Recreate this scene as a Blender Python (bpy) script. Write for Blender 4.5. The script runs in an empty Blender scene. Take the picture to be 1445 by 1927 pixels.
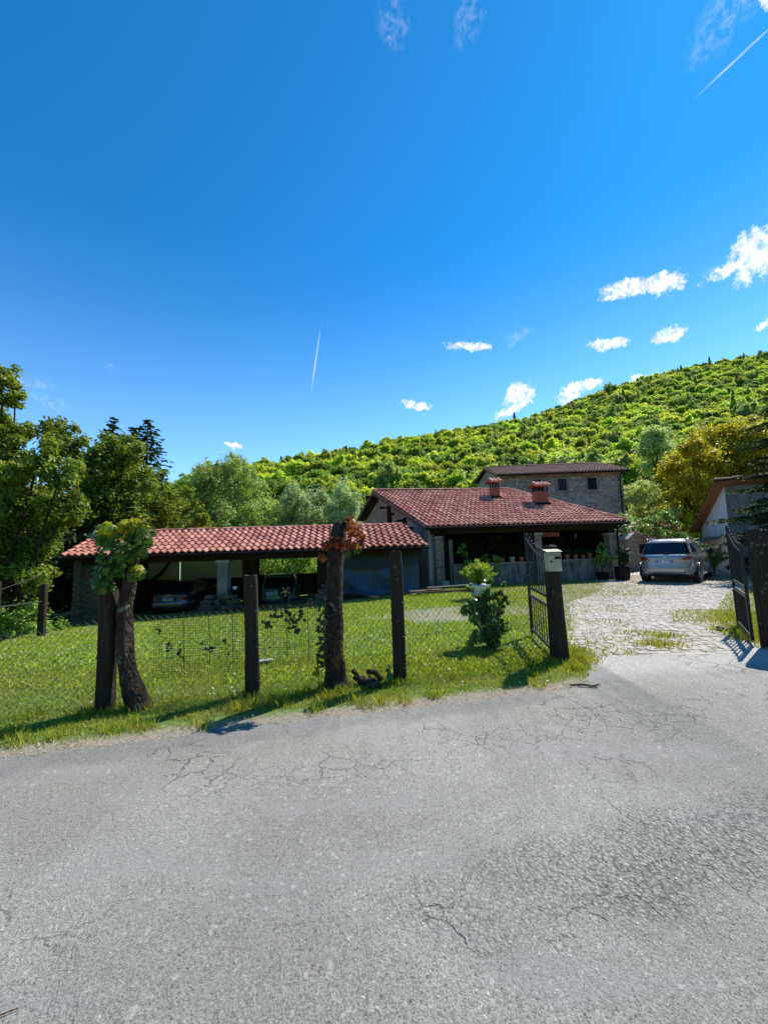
import bpy, math, random
import numpy as np
from mathutils import Vector, Matrix
R = math.radians
random.seed(7)
SC = bpy.context.scene
COL = SC.collection

# ------------------------------------------------------------------ camera, sky, sun, exposure
cd = bpy.data.cameras.new('camera'); cam = bpy.data.objects.new('camera', cd); COL.objects.link(cam)
cd.sensor_fit = 'VERTICAL'; cd.sensor_height = 36.0; cd.lens = 36.0 * 724 / 1927
cd.clip_start = 0.05; cd.clip_end = 5000
cam.matrix_world = Matrix.Translation((0, 0, 1.6)) @ Matrix.Rotation(math.pi/2 + R(5.7), 4, 'X') @ Matrix.Rotation(R(-1.85), 4, 'Z')
SC.camera = cam
SUN_AZ, SUN_EL = 50.0, 52.0        # azimuth from +Y towards +X
SC.view_settings.view_transform = 'Standard'; SC.view_settings.look = 'None'
SC.view_settings.exposure = 0.56; SC.view_settings.gamma = 1.0
SC.cycles.max_bounces = 6; SC.cycles.transparent_max_bounces = 8; SC.cycles.transmission_bounces = 4
SC.cycles.diffuse_bounces = 3; SC.cycles.use_denoising = True

sd = bpy.data.lights.new('sun', 'SUN'); sd.energy = 4.6; sd.angle = R(0.5); sd.color = (1.0, 0.955, 0.88)
sun = bpy.data.objects.new('sun', sd); COL.objects.link(sun)
sdir = Vector((math.sin(R(SUN_AZ))*math.cos(R(SUN_EL)), math.cos(R(SUN_AZ))*math.cos(R(SUN_EL)), math.sin(R(SUN_EL))))
sun.rotation_euler = sdir.to_track_quat('Z', 'Y').to_euler()

CL = [((0.4909, 0.7114, 0.5029), (0.0321, -0.012, -0.0143), (-0.002, -0.0083, 0.0138)), ((0.5185, 0.6957, 0.4971), (0.0369, -0.0174, -0.0141), (-0.0033, -0.007, 0.0134)), ((0.5478, 0.6814, 0.4854), (0.0237, -0.0121, -0.0097), (-0.0036, -0.0071, 0.0141)), ((0.636, 0.595, 0.4913), (0.0129, -0.0221, 0.0103), (-0.0134, -0.001, 0.0187)), ((0.6495, 0.5981, 0.4695), (0.0228, -0.0147, -0.0128), (-0.0086, -0.0124, 0.0277)), ((0.6265, 0.6274, 0.4625), (0.0297, -0.0224, -0.01), (-0.0036, -0.0034, 0.0093)), ((0.2085, 0.8601, 0.4656), (0.0451, -0.0058, -0.0096), (0.0006, -0.005, 0.0089)), ((0.4686, 0.7794, 0.4159), (0.0177, -0.0052, -0.0103), (0.0015, -0.0068, 0.0109)), ((0.4917, 0.7677, 0.411), (0.0184, -0.0089, -0.0055), (-0.0014, -0.0037, 0.0085)), ((0.5673, 0.7206, 0.3987), (0.0211, -0.0123, -0.0079), (-0.0023, -0.0047, 0.0116)), ((0.6744, 0.6359, 0.3752), (0.0078, -0.0081, -0.0002), (-0.0022, -0.0011, 0.0059)), ((0.3252, 0.8761, 0.3559), (0.0269, -0.0117, 0.0041), (-0.008, -0.0061, 0.0224)), ((0.3126, 0.8955, 0.3169), (0.0369, -0.0168, 0.0108), (-0.004, -0.0019, 0.0091)), ((0.4297, 0.8349, 0.3439), (0.0208, -0.0141, 0.0084), (-0.0089, -0.0022, 0.0167)), ((0.4619, 0.8163, 0.3469), (0.0183, -0.0086, -0.0043), (-0.0009, -0.0031, 0.0084)), ((0.5457, 0.7633, 0.3457), (0.0123, -0.007, -0.0037), (-0.001, -0.0027, 0.0078)), ((0.0848, 0.9314, 0.3541), (0.0309, 0.0, -0.0077), (0.0025, -0.0042, 0.0103)), ((-0.3584, 0.9011, 0.2442), (0.0157, 0.0059, 0.001), (0.0005, -0.0012, 0.0048)), ((0.5349, 0.4529, 0.7133), (0.0064, -0.0066, -0.0007), (-0.0069, -0.0022, 0.0065))]
FA = [((0.3145, 0.8219, 0.4749), (0.0237, -0.0102, 0.002), (-0.0043, -0.0039, 0.0097)), ((0.4866, 0.494, 0.7206), (0.0102, -0.0011, -0.0063), (-0.0005, -0.0034, 0.0025)), ((-0.6555, 0.6798, 0.3289), (0.0297, 0.0273, 0.0027), (0.0019, -0.0013, 0.0064)), ((-0.6388, 0.7069, 0.3037), (0.0154, 0.0184, -0.0106), (0.0035, 0.0, 0.0073)), ((-0.5541, 0.7394, 0.3825), (0.0067, 0.004, 0.0017), (0.001, -0.0017, 0.0047)), ((0.036, 0.538, 0.8422), (0.0202, 0.0021, -0.0023), (0.0068, -0.017, 0.0105)), ((0.1611, 0.5247, 0.8359), (0.0161, 0.0015, -0.004), (0.0096, -0.0245, 0.0135)), ((0.6144, 0.6148, 0.4944), (0.007, -0.0039, -0.0035), (-0.0017, -0.0026, 0.0056)), ((0.5016, 0.466, 0.7289), (0.0287, -0.0184, -0.0081), (-0.0171, -0.009, 0.0174))]
TR = [((0.5439, 0.5165, 0.6614), (0.0301, -0.0255, -0.0049), (-0.0011, -0.0005, 0.0012)), ((-0.122, 0.8852, 0.449), (0.0202, -0.0275, 0.0595), (-0.002, -0.0005, 0.0003))]

W = bpy.data.worlds.new('World'); SC.world = W; W.use_nodes = True
nt = W.node_tree; nt.nodes.clear()
class G:
    """tiny node-graph writer"""
    def __init__(s, nt): s.nt = nt
    def n(s, t, **k):
        o = s.nt.nodes.new(t)
        for a, v in k.items(): setattr(o, a, v)
        return o
    def set(s, sock, v):
        if isinstance(v, bpy.types.NodeSocket): s.nt.links.new(v, sock)
        elif v is not None: sock.default_value = v
    def m(s, op, a, b=None, c=None, clamp=False):
        o = s.n('ShaderNodeMath', operation=op, use_clamp=clamp)
        for i, v in enumerate((a, b, c)): s.set(o.inputs[i], v)
        return o.outputs[0]
    def v(s, op, a, b=None, out=0):
        o = s.n('ShaderNodeVectorMath', operation=op)
        s.set(o.inputs[0], a); s.set(o.inputs[1], b) if b is not None else None
        return o.outputs[out]
    def scale(s, a, f):
        o = s.n('ShaderNodeVectorMath', operation='SCALE'); s.set(o.inputs[0], a); s.set(o.inputs[3], f); return o.outputs[0]
    def mix(s, f, a, b, blend='MIX'):
        o = s.n('ShaderNodeMix', data_type='RGBA', blend_type=blend)
        s.set(o.inputs[0], f); s.set(o.inputs[6], col4(a)); s.set(o.inputs[7], col4(b)); return o.outputs[2]
    def noise(s, vec, scale, detail=4, rough=.55, dist=0, out=0):
        o = s.n('ShaderNodeTexNoise'); s.set(o.inputs['Vector'], vec); s.set(o.inputs['Scale'], scale)
        o.inputs['Detail'].default_value = detail; o.inputs['Roughness'].default_value = rough; o.inputs['Distortion'].default_value = dist
        return o.outputs[out]
    def vor(s, vec, scale, feature='F1', out='Distance', rnd=1):
        o = s.n('ShaderNodeTexVoronoi', feature=feature); s.set(o.inputs['Vector'], vec); s.set(o.inputs['Scale'], scale)
        o.inputs['Randomness'].default_value = rnd
        return o.outputs[out]
    def rng(s, x, a, b, c=0., d=1., smooth=False):
        o = s.n('ShaderNodeMapRange'); 
        if smooth: o.interpolation_type = 'SMOOTHSTEP'
        s.set(o.inputs[0], x)
        for i, v in enumerate((a, b, c, d)): s.set(o.inputs[i+1], v)
        return o.outputs[0]
    def ramp(s, x, stops):
        o = s.n('ShaderNodeValToRGB'); s.set(o.inputs[0], x); e = o.color_ramp.elements
        while len(e) < len(stops): e.new(.5)
        for k, (p, c) in zip(e, stops): k.position = p; k.color = col4(c)
        return o.outputs[0]
def col4(c):
    if isinstance(c, (tuple, list)) and len(c) == 3: return (*c, 1.0)
    if isinstance(c, (int, float)): return (c, c, c, 1.0)
    return c
g = G(nt)
sky = g.n('ShaderNodeTexSky', sky_type='NISHITA'); sky.sun_disc = False
sky.sun_elevation = R(SUN_EL); sky.sun_rotation = R(SUN_AZ)
sky.air_density = 1.0; sky.dust_density = 0.08; sky.ozone_density = 2.5; sky.altitude = 400
geo = g.n('ShaderNodeTexCoord').outputs['Generated']
sz = g.n('ShaderNodeSeparateXYZ'); g.set(sz.inputs[0], geo)
tint = g.mix(g.rng(sz.outputs[2], .15, .66, 0, 1, True), (0.98, 1.48, 1.72), (0.13, 0.92, 1.36))
skyc = g.mix(1.0, sky.outputs[0], tint, 'MULTIPLY')
nz = g.noise(geo, 30, 7, .68, 0, out=1)
wob = g.scale(g.v('SUBTRACT', nz, (.5, .5, .5)), .042)
dn = g.v('ADD', geo, wob)
def cloudmask(items, d, soft):
    acc = None
    for C, A, B in items:
        A = Vector(A); B = Vector(B)
        dc = g.v('DOT_PRODUCT', d, C, 'Value')
        u = g.m('DIVIDE', g.v('DOT_PRODUCT', d, tuple(A/A.length_squared), 'Value'), dc)
        w = g.m('DIVIDE', g.v('DOT_PRODUCT', d, tuple(B/B.length_squared), 'Value'), dc)
        rr = g.m('ADD', g.m('MULTIPLY', u, u), g.m('MULTIPLY', w, w))
        k = g.m('MULTIPLY', g.rng(rr, soft, 0.0, 0.0, 1.0, True), g.m('GREATER_THAN', dc, 0.2))
        acc = k if acc is None else g.m('MAXIMUM', acc, k)
    return acc
fine = g.noise(geo, 90, 5, .65)
m1 = cloudmask(CL, dn, 2.6)
m1 = g.rng(g.m('ADD', m1, g.m('MULTIPLY', g.m('SUBTRACT', fine, .5), 2.2)), .30, 1.25, 0, 1, True)
m1 = g.m('MULTIPLY', m1, g.rng(cloudmask(CL, dn, 3.0), 0.0, .2))
m2 = g.m('MULTIPLY', g.m('MULTIPLY', cloudmask(FA, dn, 2.6), .20), g.rng(fine, .42, .72))
m3 = g.m('MULTIPLY', cloudmask(TR, g.v('ADD', geo, g.scale(g.v('SUBTRACT', nz, (.5,.5,.5)), .002)), 1.6), .32)
mm = g.m('MAXIMUM', g.m('MAXIMUM', m1, m2), m3)
cshade = g.mix(g.rng(g.noise(geo, 55, 4, .6), .38, .62), (6.0, 6.3, 8.3), (9.6, 9.6, 9.9))
fin = g.mix(mm, skyc, cshade)
bg = g.n('ShaderNodeBackground'); g.set(bg.inputs[0], fin); bg.inputs[1].default_value = 0.1
g.set(g.n('ShaderNodeOutputWorld').inputs[0], bg.outputs[0])

# ------------------------------------------------------------------ helpers
def tag(o, label=None, cat=None, group=None, kind=None):
    if label: o['label'] = label
    if cat: o['category'] = cat
    if group: o['group'] = group
    if kind: o['kind'] = kind
    return o
def thing(name, label, cat, loc=(0,0,0), rz=0, group=None):
    o = bpy.data.objects.new(name, None); COL.objects.link(o); o.empty_display_size = .1
    o.location = loc; o.rotation_euler = (0, 0, rz)
    return tag(o, label, cat, group)
def wloc(o):
    v = Vector((0,0,0))
    while o is not None: v += o.location; o = o.parent
    return v
def npmesh(name, verts, faces, mat, parent=None, smooth=False, origin=None):
    verts = np.asarray(verts, np.float32)
    if origin is not None: verts = verts - np.asarray(origin, np.float32)
    me = bpy.data.meshes.new(name)
    if isinstance(faces, np.ndarray):
        k = faces.shape[1]; nf = faces.shape[0]
        me.vertices.add(len(verts)); me.vertices.foreach_set('co', verts.ravel())
        me.loops.add(nf*k); me.loops.foreach_set('vertex_index', faces.astype(np.int32).ravel())
        me.polygons.add(nf); me.polygons.foreach_set('loop_start', np.arange(0, nf*k, k, dtype=np.int32))
        me.update(calc_edges=True)
    else:
        me.from_pydata([tuple(map(float, v)) for v in verts], [], faces); me.update()
    if smooth: me.polygons.foreach_set('use_smooth', [True]*len(me.polygons))
    for mt in (mat if isinstance(mat, (list, tuple)) else [mat]): me.materials.append(mt)
    o = bpy.data.objects.new(name, me); COL.objects.link(o)
    if parent is not None: o.parent = parent
    if origin is not None and parent is None: o.location = origin
    return o
class MB:
    def __init__(s): s.v = []; s.f = []
    def add(s, vs, fs):
        b = len(s.v); s.v += [tuple(v) for v in vs]; s.f += [tuple(i+b for i in f) for f in fs]; return s
    def box(s, c, d, rz=0, M=None, bev=0, jit=0):
        x, y, z = (k/2 for k in d)
        if bev:
            b = min(bev, x*.9, y*.9, z*.9); vs = []; 
            for zz, k in ((-z, 1), (-z+b, 0), (z-b, 0), (z, 1)):
                e = b if k else 0
                for px, py in ((-x+b, -y+e), (x-b, -y+e), (x-e, -y+b), (x-e, y-b), (x-b, y-e), (-x+b, y-e), (-x+e, y-b), (-x+e, -y+b)): vs.append((px, py, zz))
            fs = [tuple(range(7, -1, -1)), tuple(range(24, 32))]
            for r in range(3):
                for i in range(8): j = (i+1) % 8; fs.append((r*8+i, r*8+j, r*8+8+j, r*8+8+i))
        else:
            vs = [(-x,-y,-z),(x,-y,-z),(x,y,-z),(-x,y,-z),(-x,-y,z),(x,-y,z),(x,y,z),(-x,y,z)]
            fs = [(0,3,2,1),(4,5,6,7),(0,1,5,4),(1,2,6,5),(2,3,7,6),(3,0,4,7)]
        if jit: vs = [(a+random.uniform(-jit, jit), b_+random.uniform(-jit, jit), c_+random.uniform(-jit, jit)) for a, b_, c_ in vs]
        m = M if M is not None else Matrix.Rotation(rz, 4, 'Z')
        c = Vector(c)
        return s.add([tuple(c + (m @ Vector(v))) for v in vs], fs)
    def beam(s, a, b, w, h, up=(0,0,1), bev=0):
        a = Vector(a); b = Vector(b); d = b-a; L = d.length; d.normalize(); up = Vector(up)
        sx = d.cross(up); 
        if sx.length < 1e-4: sx = d.cross(Vector((0,1,0)))
        sx.normalize(); uz = sx.cross(d)
        M = Matrix((sx, d, uz)).transposed().to_4x4()
        return s.box((a+b)/2, (w, L, h), M=M, bev=bev)
    def tube(s, pts, rad, n=8, cap=True, jit=0):
        pts = [Vector(p) for p in pts]; rad = rad if isinstance(rad, (list, tuple)) else [rad]*len(pts)
        vs = []; ref = Vector((0.13, 0.97, 0.2)); prev = None
        for i, p in enumerate(pts):
            t = (pts[min(i+1, len(pts)-1)] - pts[max(i-1, 0)]).normalized()
            if prev is None:
                a = t.cross(ref); 
                if a.length < .1: a = t.cross(Vector((1,0,0)))
            else: a = prev - t*prev.dot(t)
            a.normalize(); prev = a; b = t.cross(a)
            for k in range(n):
                an = 2*math.pi*k/n; r = rad[i]*(1+random.uniform(-jit, jit))
                vs.append(p + a*math.cos(an)*r + b*math.sin(an)*r)
        fs = [(i*n+k, i*n+(k+1)%n, (i+1)*n+(k+1)%n, (i+1)*n+k) for i in range(len(pts)-1) for k in range(n)]
        if cap: fs += [tuple(range(n-1, -1, -1)), tuple((len(pts)-1)*n+k for k in range(n))]
        return s.add(vs, fs)
    def lathe(s, c, prof, n=20, M=None):
        c = Vector(c); vs = []; M = M or Matrix.Identity(4)
        for r, z in prof:
            for k in range(n):
                a = 2*math.pi*k/n; vs.append(c + (M @ Vector((r*math.cos(a), r*math.sin(a), z))))
        fs = [(i*n+k, i*n+(k+1)%n, (i+1)*n+(k+1)%n, (i+1)*n+k) for i in range(len(prof)-1) for k in range(n)]
        return s.add(vs, fs)
    def sphere(s, c, r, n=8, m=6):
        return s.lathe(c, [(max(1e-4, r*math.sin(math.pi*i/m)), -r*math.cos(math.pi*i/m)) for i in range(m+1)], n)
    def build(s, name, mat, parent=None, world=True, smooth=False, origin=None):
        o_ = tuple(wloc(parent)) if (parent is not None and world) else None
        v = np.array(s.v, np.float32)
        if parent is not None:
            if o_ is not None: v = v - np.array(o_, np.float32)
            return npmesh(name, v, s.f, mat, parent, smooth)
        return npmesh(name, v, s.f, mat, None, smooth, origin)
def sstep(x, a, b): t = np.clip((x-a)/(b-a), 0, 1); return t*t*(3-2*t)

# ------------------------------------------------------------------ materials
MATS = {}
def mat(name, fn, *a, **k):
    if name in MATS: return MATS[name]
    m = bpy.data.materials.new(name); m.use_nodes = True; nt = m.node_tree
    b = nt.nodes['Principled BSDF']; gg = G(nt); fn(gg, b, *a, **k); MATS[name] = m; return m
def bump(g, b, h, st=.5, dist=.02):
    o = g.n('ShaderNodeBump'); o.inputs['Strength'].default_value = st; o.inputs['Distance'].default_value = dist
    g.set(o.inputs['Height'], h); g.set(b.inputs['Normal'], o.outputs[0])
def obc(g): return g.n('ShaderNodeNewGeometry').outputs['Position']
def island(g): return g.n('ShaderNodeNewGeometry').outputs['Random Per Island']
def plain(g, b, c, rough=.6, metal=0, vary=.15, sc=12, bmp=0, spec=.5):
    p = g.n('ShaderNodeTexCoord').outputs['Object']; n = g.noise(p, sc, 5, .6)
    g.set(b.inputs['Base Color'], g.mix(g.rng(n, .3, .7), tuple(x*(1-vary) for x in c), tuple(min(1, x*(1+vary)) for x in c)))
    b.inputs['Roughness'].default_value = rough; b.inputs['Metallic'].default_value = metal; b.inputs['Specular IOR Level'].default_value = spec
    if bmp: bump(g, b, n, bmp, .01)
def P(name, c, **k): return mat(name, plain, c, **k)
def leaf(g, b, cols, trans=.35, rough=.5, obj=0.0):
    r = island(g)
    oi = g.n('ShaderNodeObjectInfo').outputs['Random']
    x = g.m('FRACT', g.m('ADD', r, 0))
    c = g.ramp(x, [(i/(len(cols)-1), q) for i, q in enumerate(cols)])
    p = obc(g)
    pn = g.rng(g.noise(p, .9, 3, .5), .35, .65, .72, 1.25)
    c = g.mix(1., c, g.n('ShaderNodeCombineColor').outputs[0], 'MULTIPLY') if 0 else c
    hs = g.n('ShaderNodeHueSaturation'); g.set(hs.inputs['Color'], c)
    g.set(hs.inputs['Value'], g.m('MULTIPLY', pn, g.rng(oi, 0, 1, 1-.45*obj, 1+.35*obj)))
    g.set(hs.inputs['Hue'], g.rng(g.m('FRACT', g.m('MULTIPLY', oi, 7.31)), 0, 1, .5-.014*obj, .5+.03*obj))
    g.set(b.inputs['Base Color'], hs.outputs[0]); b.inputs['Roughness'].default_value = rough
    b.inputs['Specular IOR Level'].default_value = .35
    t = g.n('ShaderNodeBsdfTranslucent'); 
    tc = g.mix(1.0, hs.outputs[0], (1.45, 1.3, .6), 'MULTIPLY'); g.set(t.inputs[0], tc)
    mx = g.n('ShaderNodeMixShader'); mx.inputs[0].default_value = trans
    g.nt.links.new(b.outputs[0], mx.inputs[1]); g.nt.links.new(t.outputs[0], mx.inputs[2])
    g.nt.links.new(mx.outputs[0], g.nt.nodes['Material Output'].inputs[0])
def L(name, cols, **k): return mat(name, leaf, cols, **k)
LF_hill = L('leaf_hill', [(.31,.42,.035), (.45,.56,.06), (.58,.66,.12), (.36,.48,.045)], obj=.8, trans=.58)
LF_hilldark = L('leaf_hill_dark', [(.15,.25,.05), (.22,.34,.06), (.30,.42,.08)], obj=.6, trans=.45)
LF_walnut = L('leaf_walnut', [(.07,.14,.025), (.15,.23,.025), (.31,.35,.035), (.10,.18,.03)], trans=.42)
LF_mid = L('leaf_mid', [(.08,.15,.02), (.17,.25,.025), (.30,.33,.035)], trans=.45)
LF_poplar = L('leaf_poplar', [(.22,.32,.08), (.34,.44,.12), (.46,.54,.2), (.28,.38,.1)], trans=.4, obj=.3)
LF_silver = L('leaf_silver', [(.22,.34,.17), (.36,.48,.26), (.5,.6,.38), (.28,.4,.2)], trans=.4, obj=.3)
LF_yellow = L('leaf_yellow', [(.28,.32,.02), (.44,.43,.03), (.58,.47,.03), (.18,.25,.02)], trans=.5)
LF_bush = L('leaf_bush', [(.12,.23,.03), (.20,.34,.05), (.34,.48,.10)], trans=.4)
LF_pale = L('leaf_pale', [(.30,.44,.14), (.46,.58,.22), (.62,.70,.36)], trans=.4)
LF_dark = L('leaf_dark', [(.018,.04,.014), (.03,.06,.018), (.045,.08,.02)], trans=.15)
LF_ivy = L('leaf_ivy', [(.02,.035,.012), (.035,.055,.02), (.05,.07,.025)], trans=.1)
LF_needle = L('needle', [(.03,.06,.02), (.045,.085,.028), (.07,.115,.04)], trans=.12, rough=.9)
LF_vine = L('leaf_vine', [(.045,.12,.015), (.085,.18,.018), (.16,.27,.025)], trans=.45, rough=.38)
LF_vineyel = L('leaf_vine_young', [(.34,.42,.015), (.52,.52,.02), (.44,.5,.02)], trans=.6, rough=.4)
LF_red = L('leaf_red', [(.28,.035,.012), (.38,.08,.012), (.45,.14,.012), (.16,.02,.012)], trans=.4, rough=.45)
LF_rose = L('leaf_rose', [(.06,.15,.04), (.12,.25,.06), (.22,.40,.09), (.34,.52,.12)], trans=.45, rough=.3)
LF_lime = L('leaf_lime', [(.32,.50,.04), (.50,.64,.08), (.18,.32,.03), (.62,.72,.18)], trans=.45)
LF_brown = L('leaf_brown', [(.025,.02,.012), (.05,.04,.022), (.03,.035,.015)], trans=.1)
def grassm(g, b, cols, yel, trans=.3):
    r = island(g); c = g.ramp(r, [(i/(len(cols)-1), q) for i, q in enumerate(cols)])
    p = obc(g); n = g.rng(g.noise(p, .9, 4, .6), .42, .66)
    c = g.mix(g.m('MULTIPLY', n, yel), c, (.36, .33, .075))
    g.set(b.inputs['Base Color'], c); b.inputs['Roughness'].default_value = .45
    t = g.n('ShaderNodeBsdfTranslucent'); g.set(t.inputs[0], g.mix(1., c, (1.5,1.4,.5), 'MULTIPLY'))
    mx = g.n('ShaderNodeMixShader'); mx.inputs[0].default_value = trans
    g.nt.links.new(b.outputs[0], mx.inputs[1]); g.nt.links.new(t.outputs[0], mx.inputs[2])
    g.nt.links.new(mx.outputs[0], g.nt.nodes['Material Output'].inputs[0])
M_lawn = mat('grass_lawn', grassm, [(.08,.17,.01), (.23,.35,.02), (.38,.49,.03), (.52,.60,.06), (.16,.29,.012)], .35, trans=.4)
M_verge = mat('grass_verge', grassm, [(.08,.17,.012), (.24,.34,.02), (.38,.45,.04), (.18,.29,.015), (.48,.42,.14)], .85, trans=.35)
M_yard = mat('grass_yard', grassm, [(.20,.28,.03), (.30,.36,.05), (.34,.33,.09)], .55)

def groundm(g, b):
    p = obc(g); s = g.n('ShaderNodeSeparateXYZ'); g.set(s.inputs[0], p); x, y, z = s.outputs
    n1 = g.noise(p, .8, 6, .6); n2 = g.noise(p, 14, 5, .65); n3 = g.noise(p, 90, 3, .7)
    grass = g.mix(g.rng(n2, .35, .68), (.05,.085,.01), (.17,.24,.03))
    dirt = g.mix(g.rng(n3, .3, .7), (.20,.17,.12), (.36,.32,.25))
    # sandy strip in the lawn, bare kerb by the road, worn yard
    dx = g.m('SUBTRACT', x, 1.9); dy = g.m('SUBTRACT', y, g.m('ADD', 9.9, g.m('MULTIPLY', x, .1)))
    sp = g.m('ADD', g.m('MULTIPLY', g.m('MULTIPLY', dx, dx), .16), g.m('MULTIPLY', g.m('MULTIPLY', dy, dy), .55))
    sandy = g.rng(g.m('ADD', sp, g.m('MULTIPLY', n1, 2.2)), 1.4, 2.2, .9, 0)
    edge = g.m('ADD', g.m('MULTIPLY', x, .226), 4.06)
    kerb = g.rng(g.m('ADD', g.m('SUBTRACT', y, edge), g.m('MULTIPLY', g.m('SUBTRACT', n2, .5), .55)), .12, .30, 1, 0)
    yard = g.m('MULTIPLY', g.rng(g.m('SUBTRACT', x, g.m('MULTIPLY', y, .17)), 1.2, 2.4), g.rng(n1, .40, .56, .25, .9))
    f = g.m('MAXIMUM', g.m('MAXIMUM', sandy, kerb), yard, clamp=True)
    c = g.mix(f, grass, dirt)
    far = g.rng(y, 24, 34); c = g.mix(far, c, (.05, .075, .02))
    g.set(b.inputs['Base Color'], c); b.inputs['Roughness'].default_value = .95
    bump(g, b, g.m('ADD', n2, g.m('MULTIPLY', n3, .4)), .8, .04)
M_ground = mat('ground', groundm)
M_hillsoil = P('hill_soil', (.035,.055,.015), rough=1, sc=.2, vary=.5)

def asphalt(g, b):
    p = obc(g); s = g.n('ShaderNodeSeparateXYZ'); g.set(s.inputs[0], p); x, y, z = s.outputs
    big = g.noise(p, .45, 5, .6); mid = g.noise(p, 2.2, 5, .6); 
    # rotated coordinates along the road
    al = g.m('SUBTRACT', y, g.m('MULTIPLY', x, .226))
    v1 = g.vor(p, 105, out='Color'); d1 = g.vor(p, 105); v2 = g.vor(p, 48, out='Color'); d2 = g.vor(p, 48)
    sc_ = g.n('ShaderNodeSeparateColor'); g.set(sc_.inputs[0], v1); s2 = g.n('ShaderNodeSeparateColor'); g.set(s2.inputs[0], v2)
    # worn, stony patch on the right
    ax = g.m('SUBTRACT', x, 2.1); ay = g.m('SUBTRACT', y, g.m('ADD', 1.86, g.m('MULTIPLY', x, .20)))
    rr = g.m('ADD', g.m('MULTIPLY', g.m('MULTIPLY', ax, ax), .20), g.m('MULTIPLY', g.m('MULTIPLY', ay, ay), 6.5))
    worn = g.m('MULTIPLY', g.rng(g.m('ADD', rr, g.m('MULTIPLY', mid, 2.0)), 1.3, 2.0, 1, 0), 1.0)
    base = g.mix(g.rng(big, .44, .56), (.248,.234,.198), (.298,.283,.242))
    smoothm = g.rng(g.noise(g.v('MULTIPLY', g.v('ADD', p, (0,0,0)), (.55, 2.0, 1)), .9, 5, .62), .52, .60, 0, 1)
    base = g.mix(g.m('MULTIPLY', smoothm, .55), base, (.285,.264,.246))
    # dark fresh strip by the verge
    strip = g.m('MULTIPLY', g.rng(g.m('ADD', al, g.m('MULTIPLY', g.m('SUBTRACT', mid, .5), .5)), 3.66, 3.80), g.rng(x, 2.2, 1.4, 0, 1))
    base = g.mix(g.m('MULTIPLY', strip, .38), base, (.125,.118,.12))
    apron = g.rng(g.m('ADD', g.m('SUBTRACT', y, g.m('MULTIPLY', x, .12)), g.m('MULTIPLY', mid, .7)), 4.65, 5.0)
    base = g.mix(g.m('MULTIPLY', apron, g.rng(x, 2.0, 2.6, 0, .8)), base, (.40,.37,.335))
    amp = g.rng(smoothm, 0, 1, 1.0, .55)
    gr = g.m('MULTIPLY', g.m('SUBTRACT', sc_.outputs[0], .5), g.m('MULTIPLY', amp, .50))
    gr2 = g.m('MULTIPLY', g.m('SUBTRACT', s2.outputs[1], .5), g.rng(worn, 0, 1, .12, .45))
    dk = g.rng(d1, .45, .75, 1.04, .66)
    f1 = g.noise(p, 150, 3, .75); f2 = g.noise(p, 62, 4, .78); f3 = g.noise(p, 26, 4, .7)
    gr = g.m('MULTIPLY', g.m('SUBTRACT', f1, .5), g.m('MULTIPLY', amp, 3.2))
    pit = g.m('MULTIPLY', g.rng(f2, .43, .33), g.m('MULTIPLY', amp, .60)); tone = g.m('MULTIPLY', g.m('SUBTRACT', f3, .5), .35)
    gr = g.m('ADD', gr, tone)
    fac = g.m('SUBTRACT', g.m('ADD', g.m('ADD', 1.03, gr), g.m('MULTIPLY', gr2, worn)), pit)
    fac = g.m('MULTIPLY', fac, g.m('ADD', 1, g.m('MULTIPLY', worn, g.rng(d2, .3, .75, 0.06, -.42))))
    lt = g.m('GREATER_THAN', s2.outputs[2], .965)
    fac = g.m('ADD', fac, g.m('MULTIPLY', lt, .35))
    # cracks
    pw = g.v('ADD', p, g.scale(g.v('SUBTRACT', g.noise(p, 5, 4, .6, out=1), (.5,.5,.5)), .22))
    cr1 = g.m('MULTIPLY', g.rng(g.vor(pw, 3.6, 'DISTANCE_TO_EDGE'), .008, .035, 1, 0), g.rng(g.noise(p, .8, 3, .5), .56, .62))
    cr2 = g.m('MULTIPLY', g.rng(g.vor(g.v('ADD', pw, (9, 3, 0)), 1.1, 'DISTANCE_TO_EDGE'), .002, .012, 1, 0), g.rng(g.noise(g.v('ADD', p, (4, 4, 0)), .9, 3, .5), .53, .60))
    band = g.m('MAXIMUM', g.rng(g.m('ABSOLUTE', g.m('SUBTRACT', al, 3.2)), .15, .5, 1, 0), g.m('MULTIPLY', g.rng(g.m('ABSOLUTE', g.m('SUBTRACT', al, 1.66)), .02, .22, 1, 0), g.rng(x, -.3, .6)))
    cr3 = g.m('MULTIPLY', g.rng(g.vor(pw, 5.2, 'DISTANCE_TO_EDGE'), .008, .04, 1, 0), g.m('MULTIPLY', band, g.rng(x, -2.0, -.6)))
    cr3 = g.m('MULTIPLY', cr3, g.rng(g.noise(p, 1.3, 3, .6), .40, .62, .15, .75))
    cr = g.m('MAXIMUM', g.m('MAXIMUM', g.m('MULTIPLY', cr1, .8), g.m('MULTIPLY', cr2, .45)), cr3)
    cr = g.m('MULTIPLY', cr, g.rng(g.noise(p, 22, 3, .6), .38, .52))
    fac = g.m('MULTIPLY', fac, g.m('SUBTRACT', 1, g.m('MULTIPLY', cr, .5)))
    cmb = g.n('ShaderNodeCombineColor'); [g.set(cmb.inputs[i], fac) for i in range(3)]
    c = g.mix(1., base, cmb.outputs[0], 'MULTIPLY')
    brn = g.rng(g.noise(p, 3.1, 4, .7), .66, .74); c = g.mix(g.m('MULTIPLY', brn, .35), c, (.30,.235,.15))
    g.set(b.inputs['Base Color'], c); b.inputs['Roughness'].default_value = .88; b.inputs['Specular IOR Level'].default_value = .25
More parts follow.
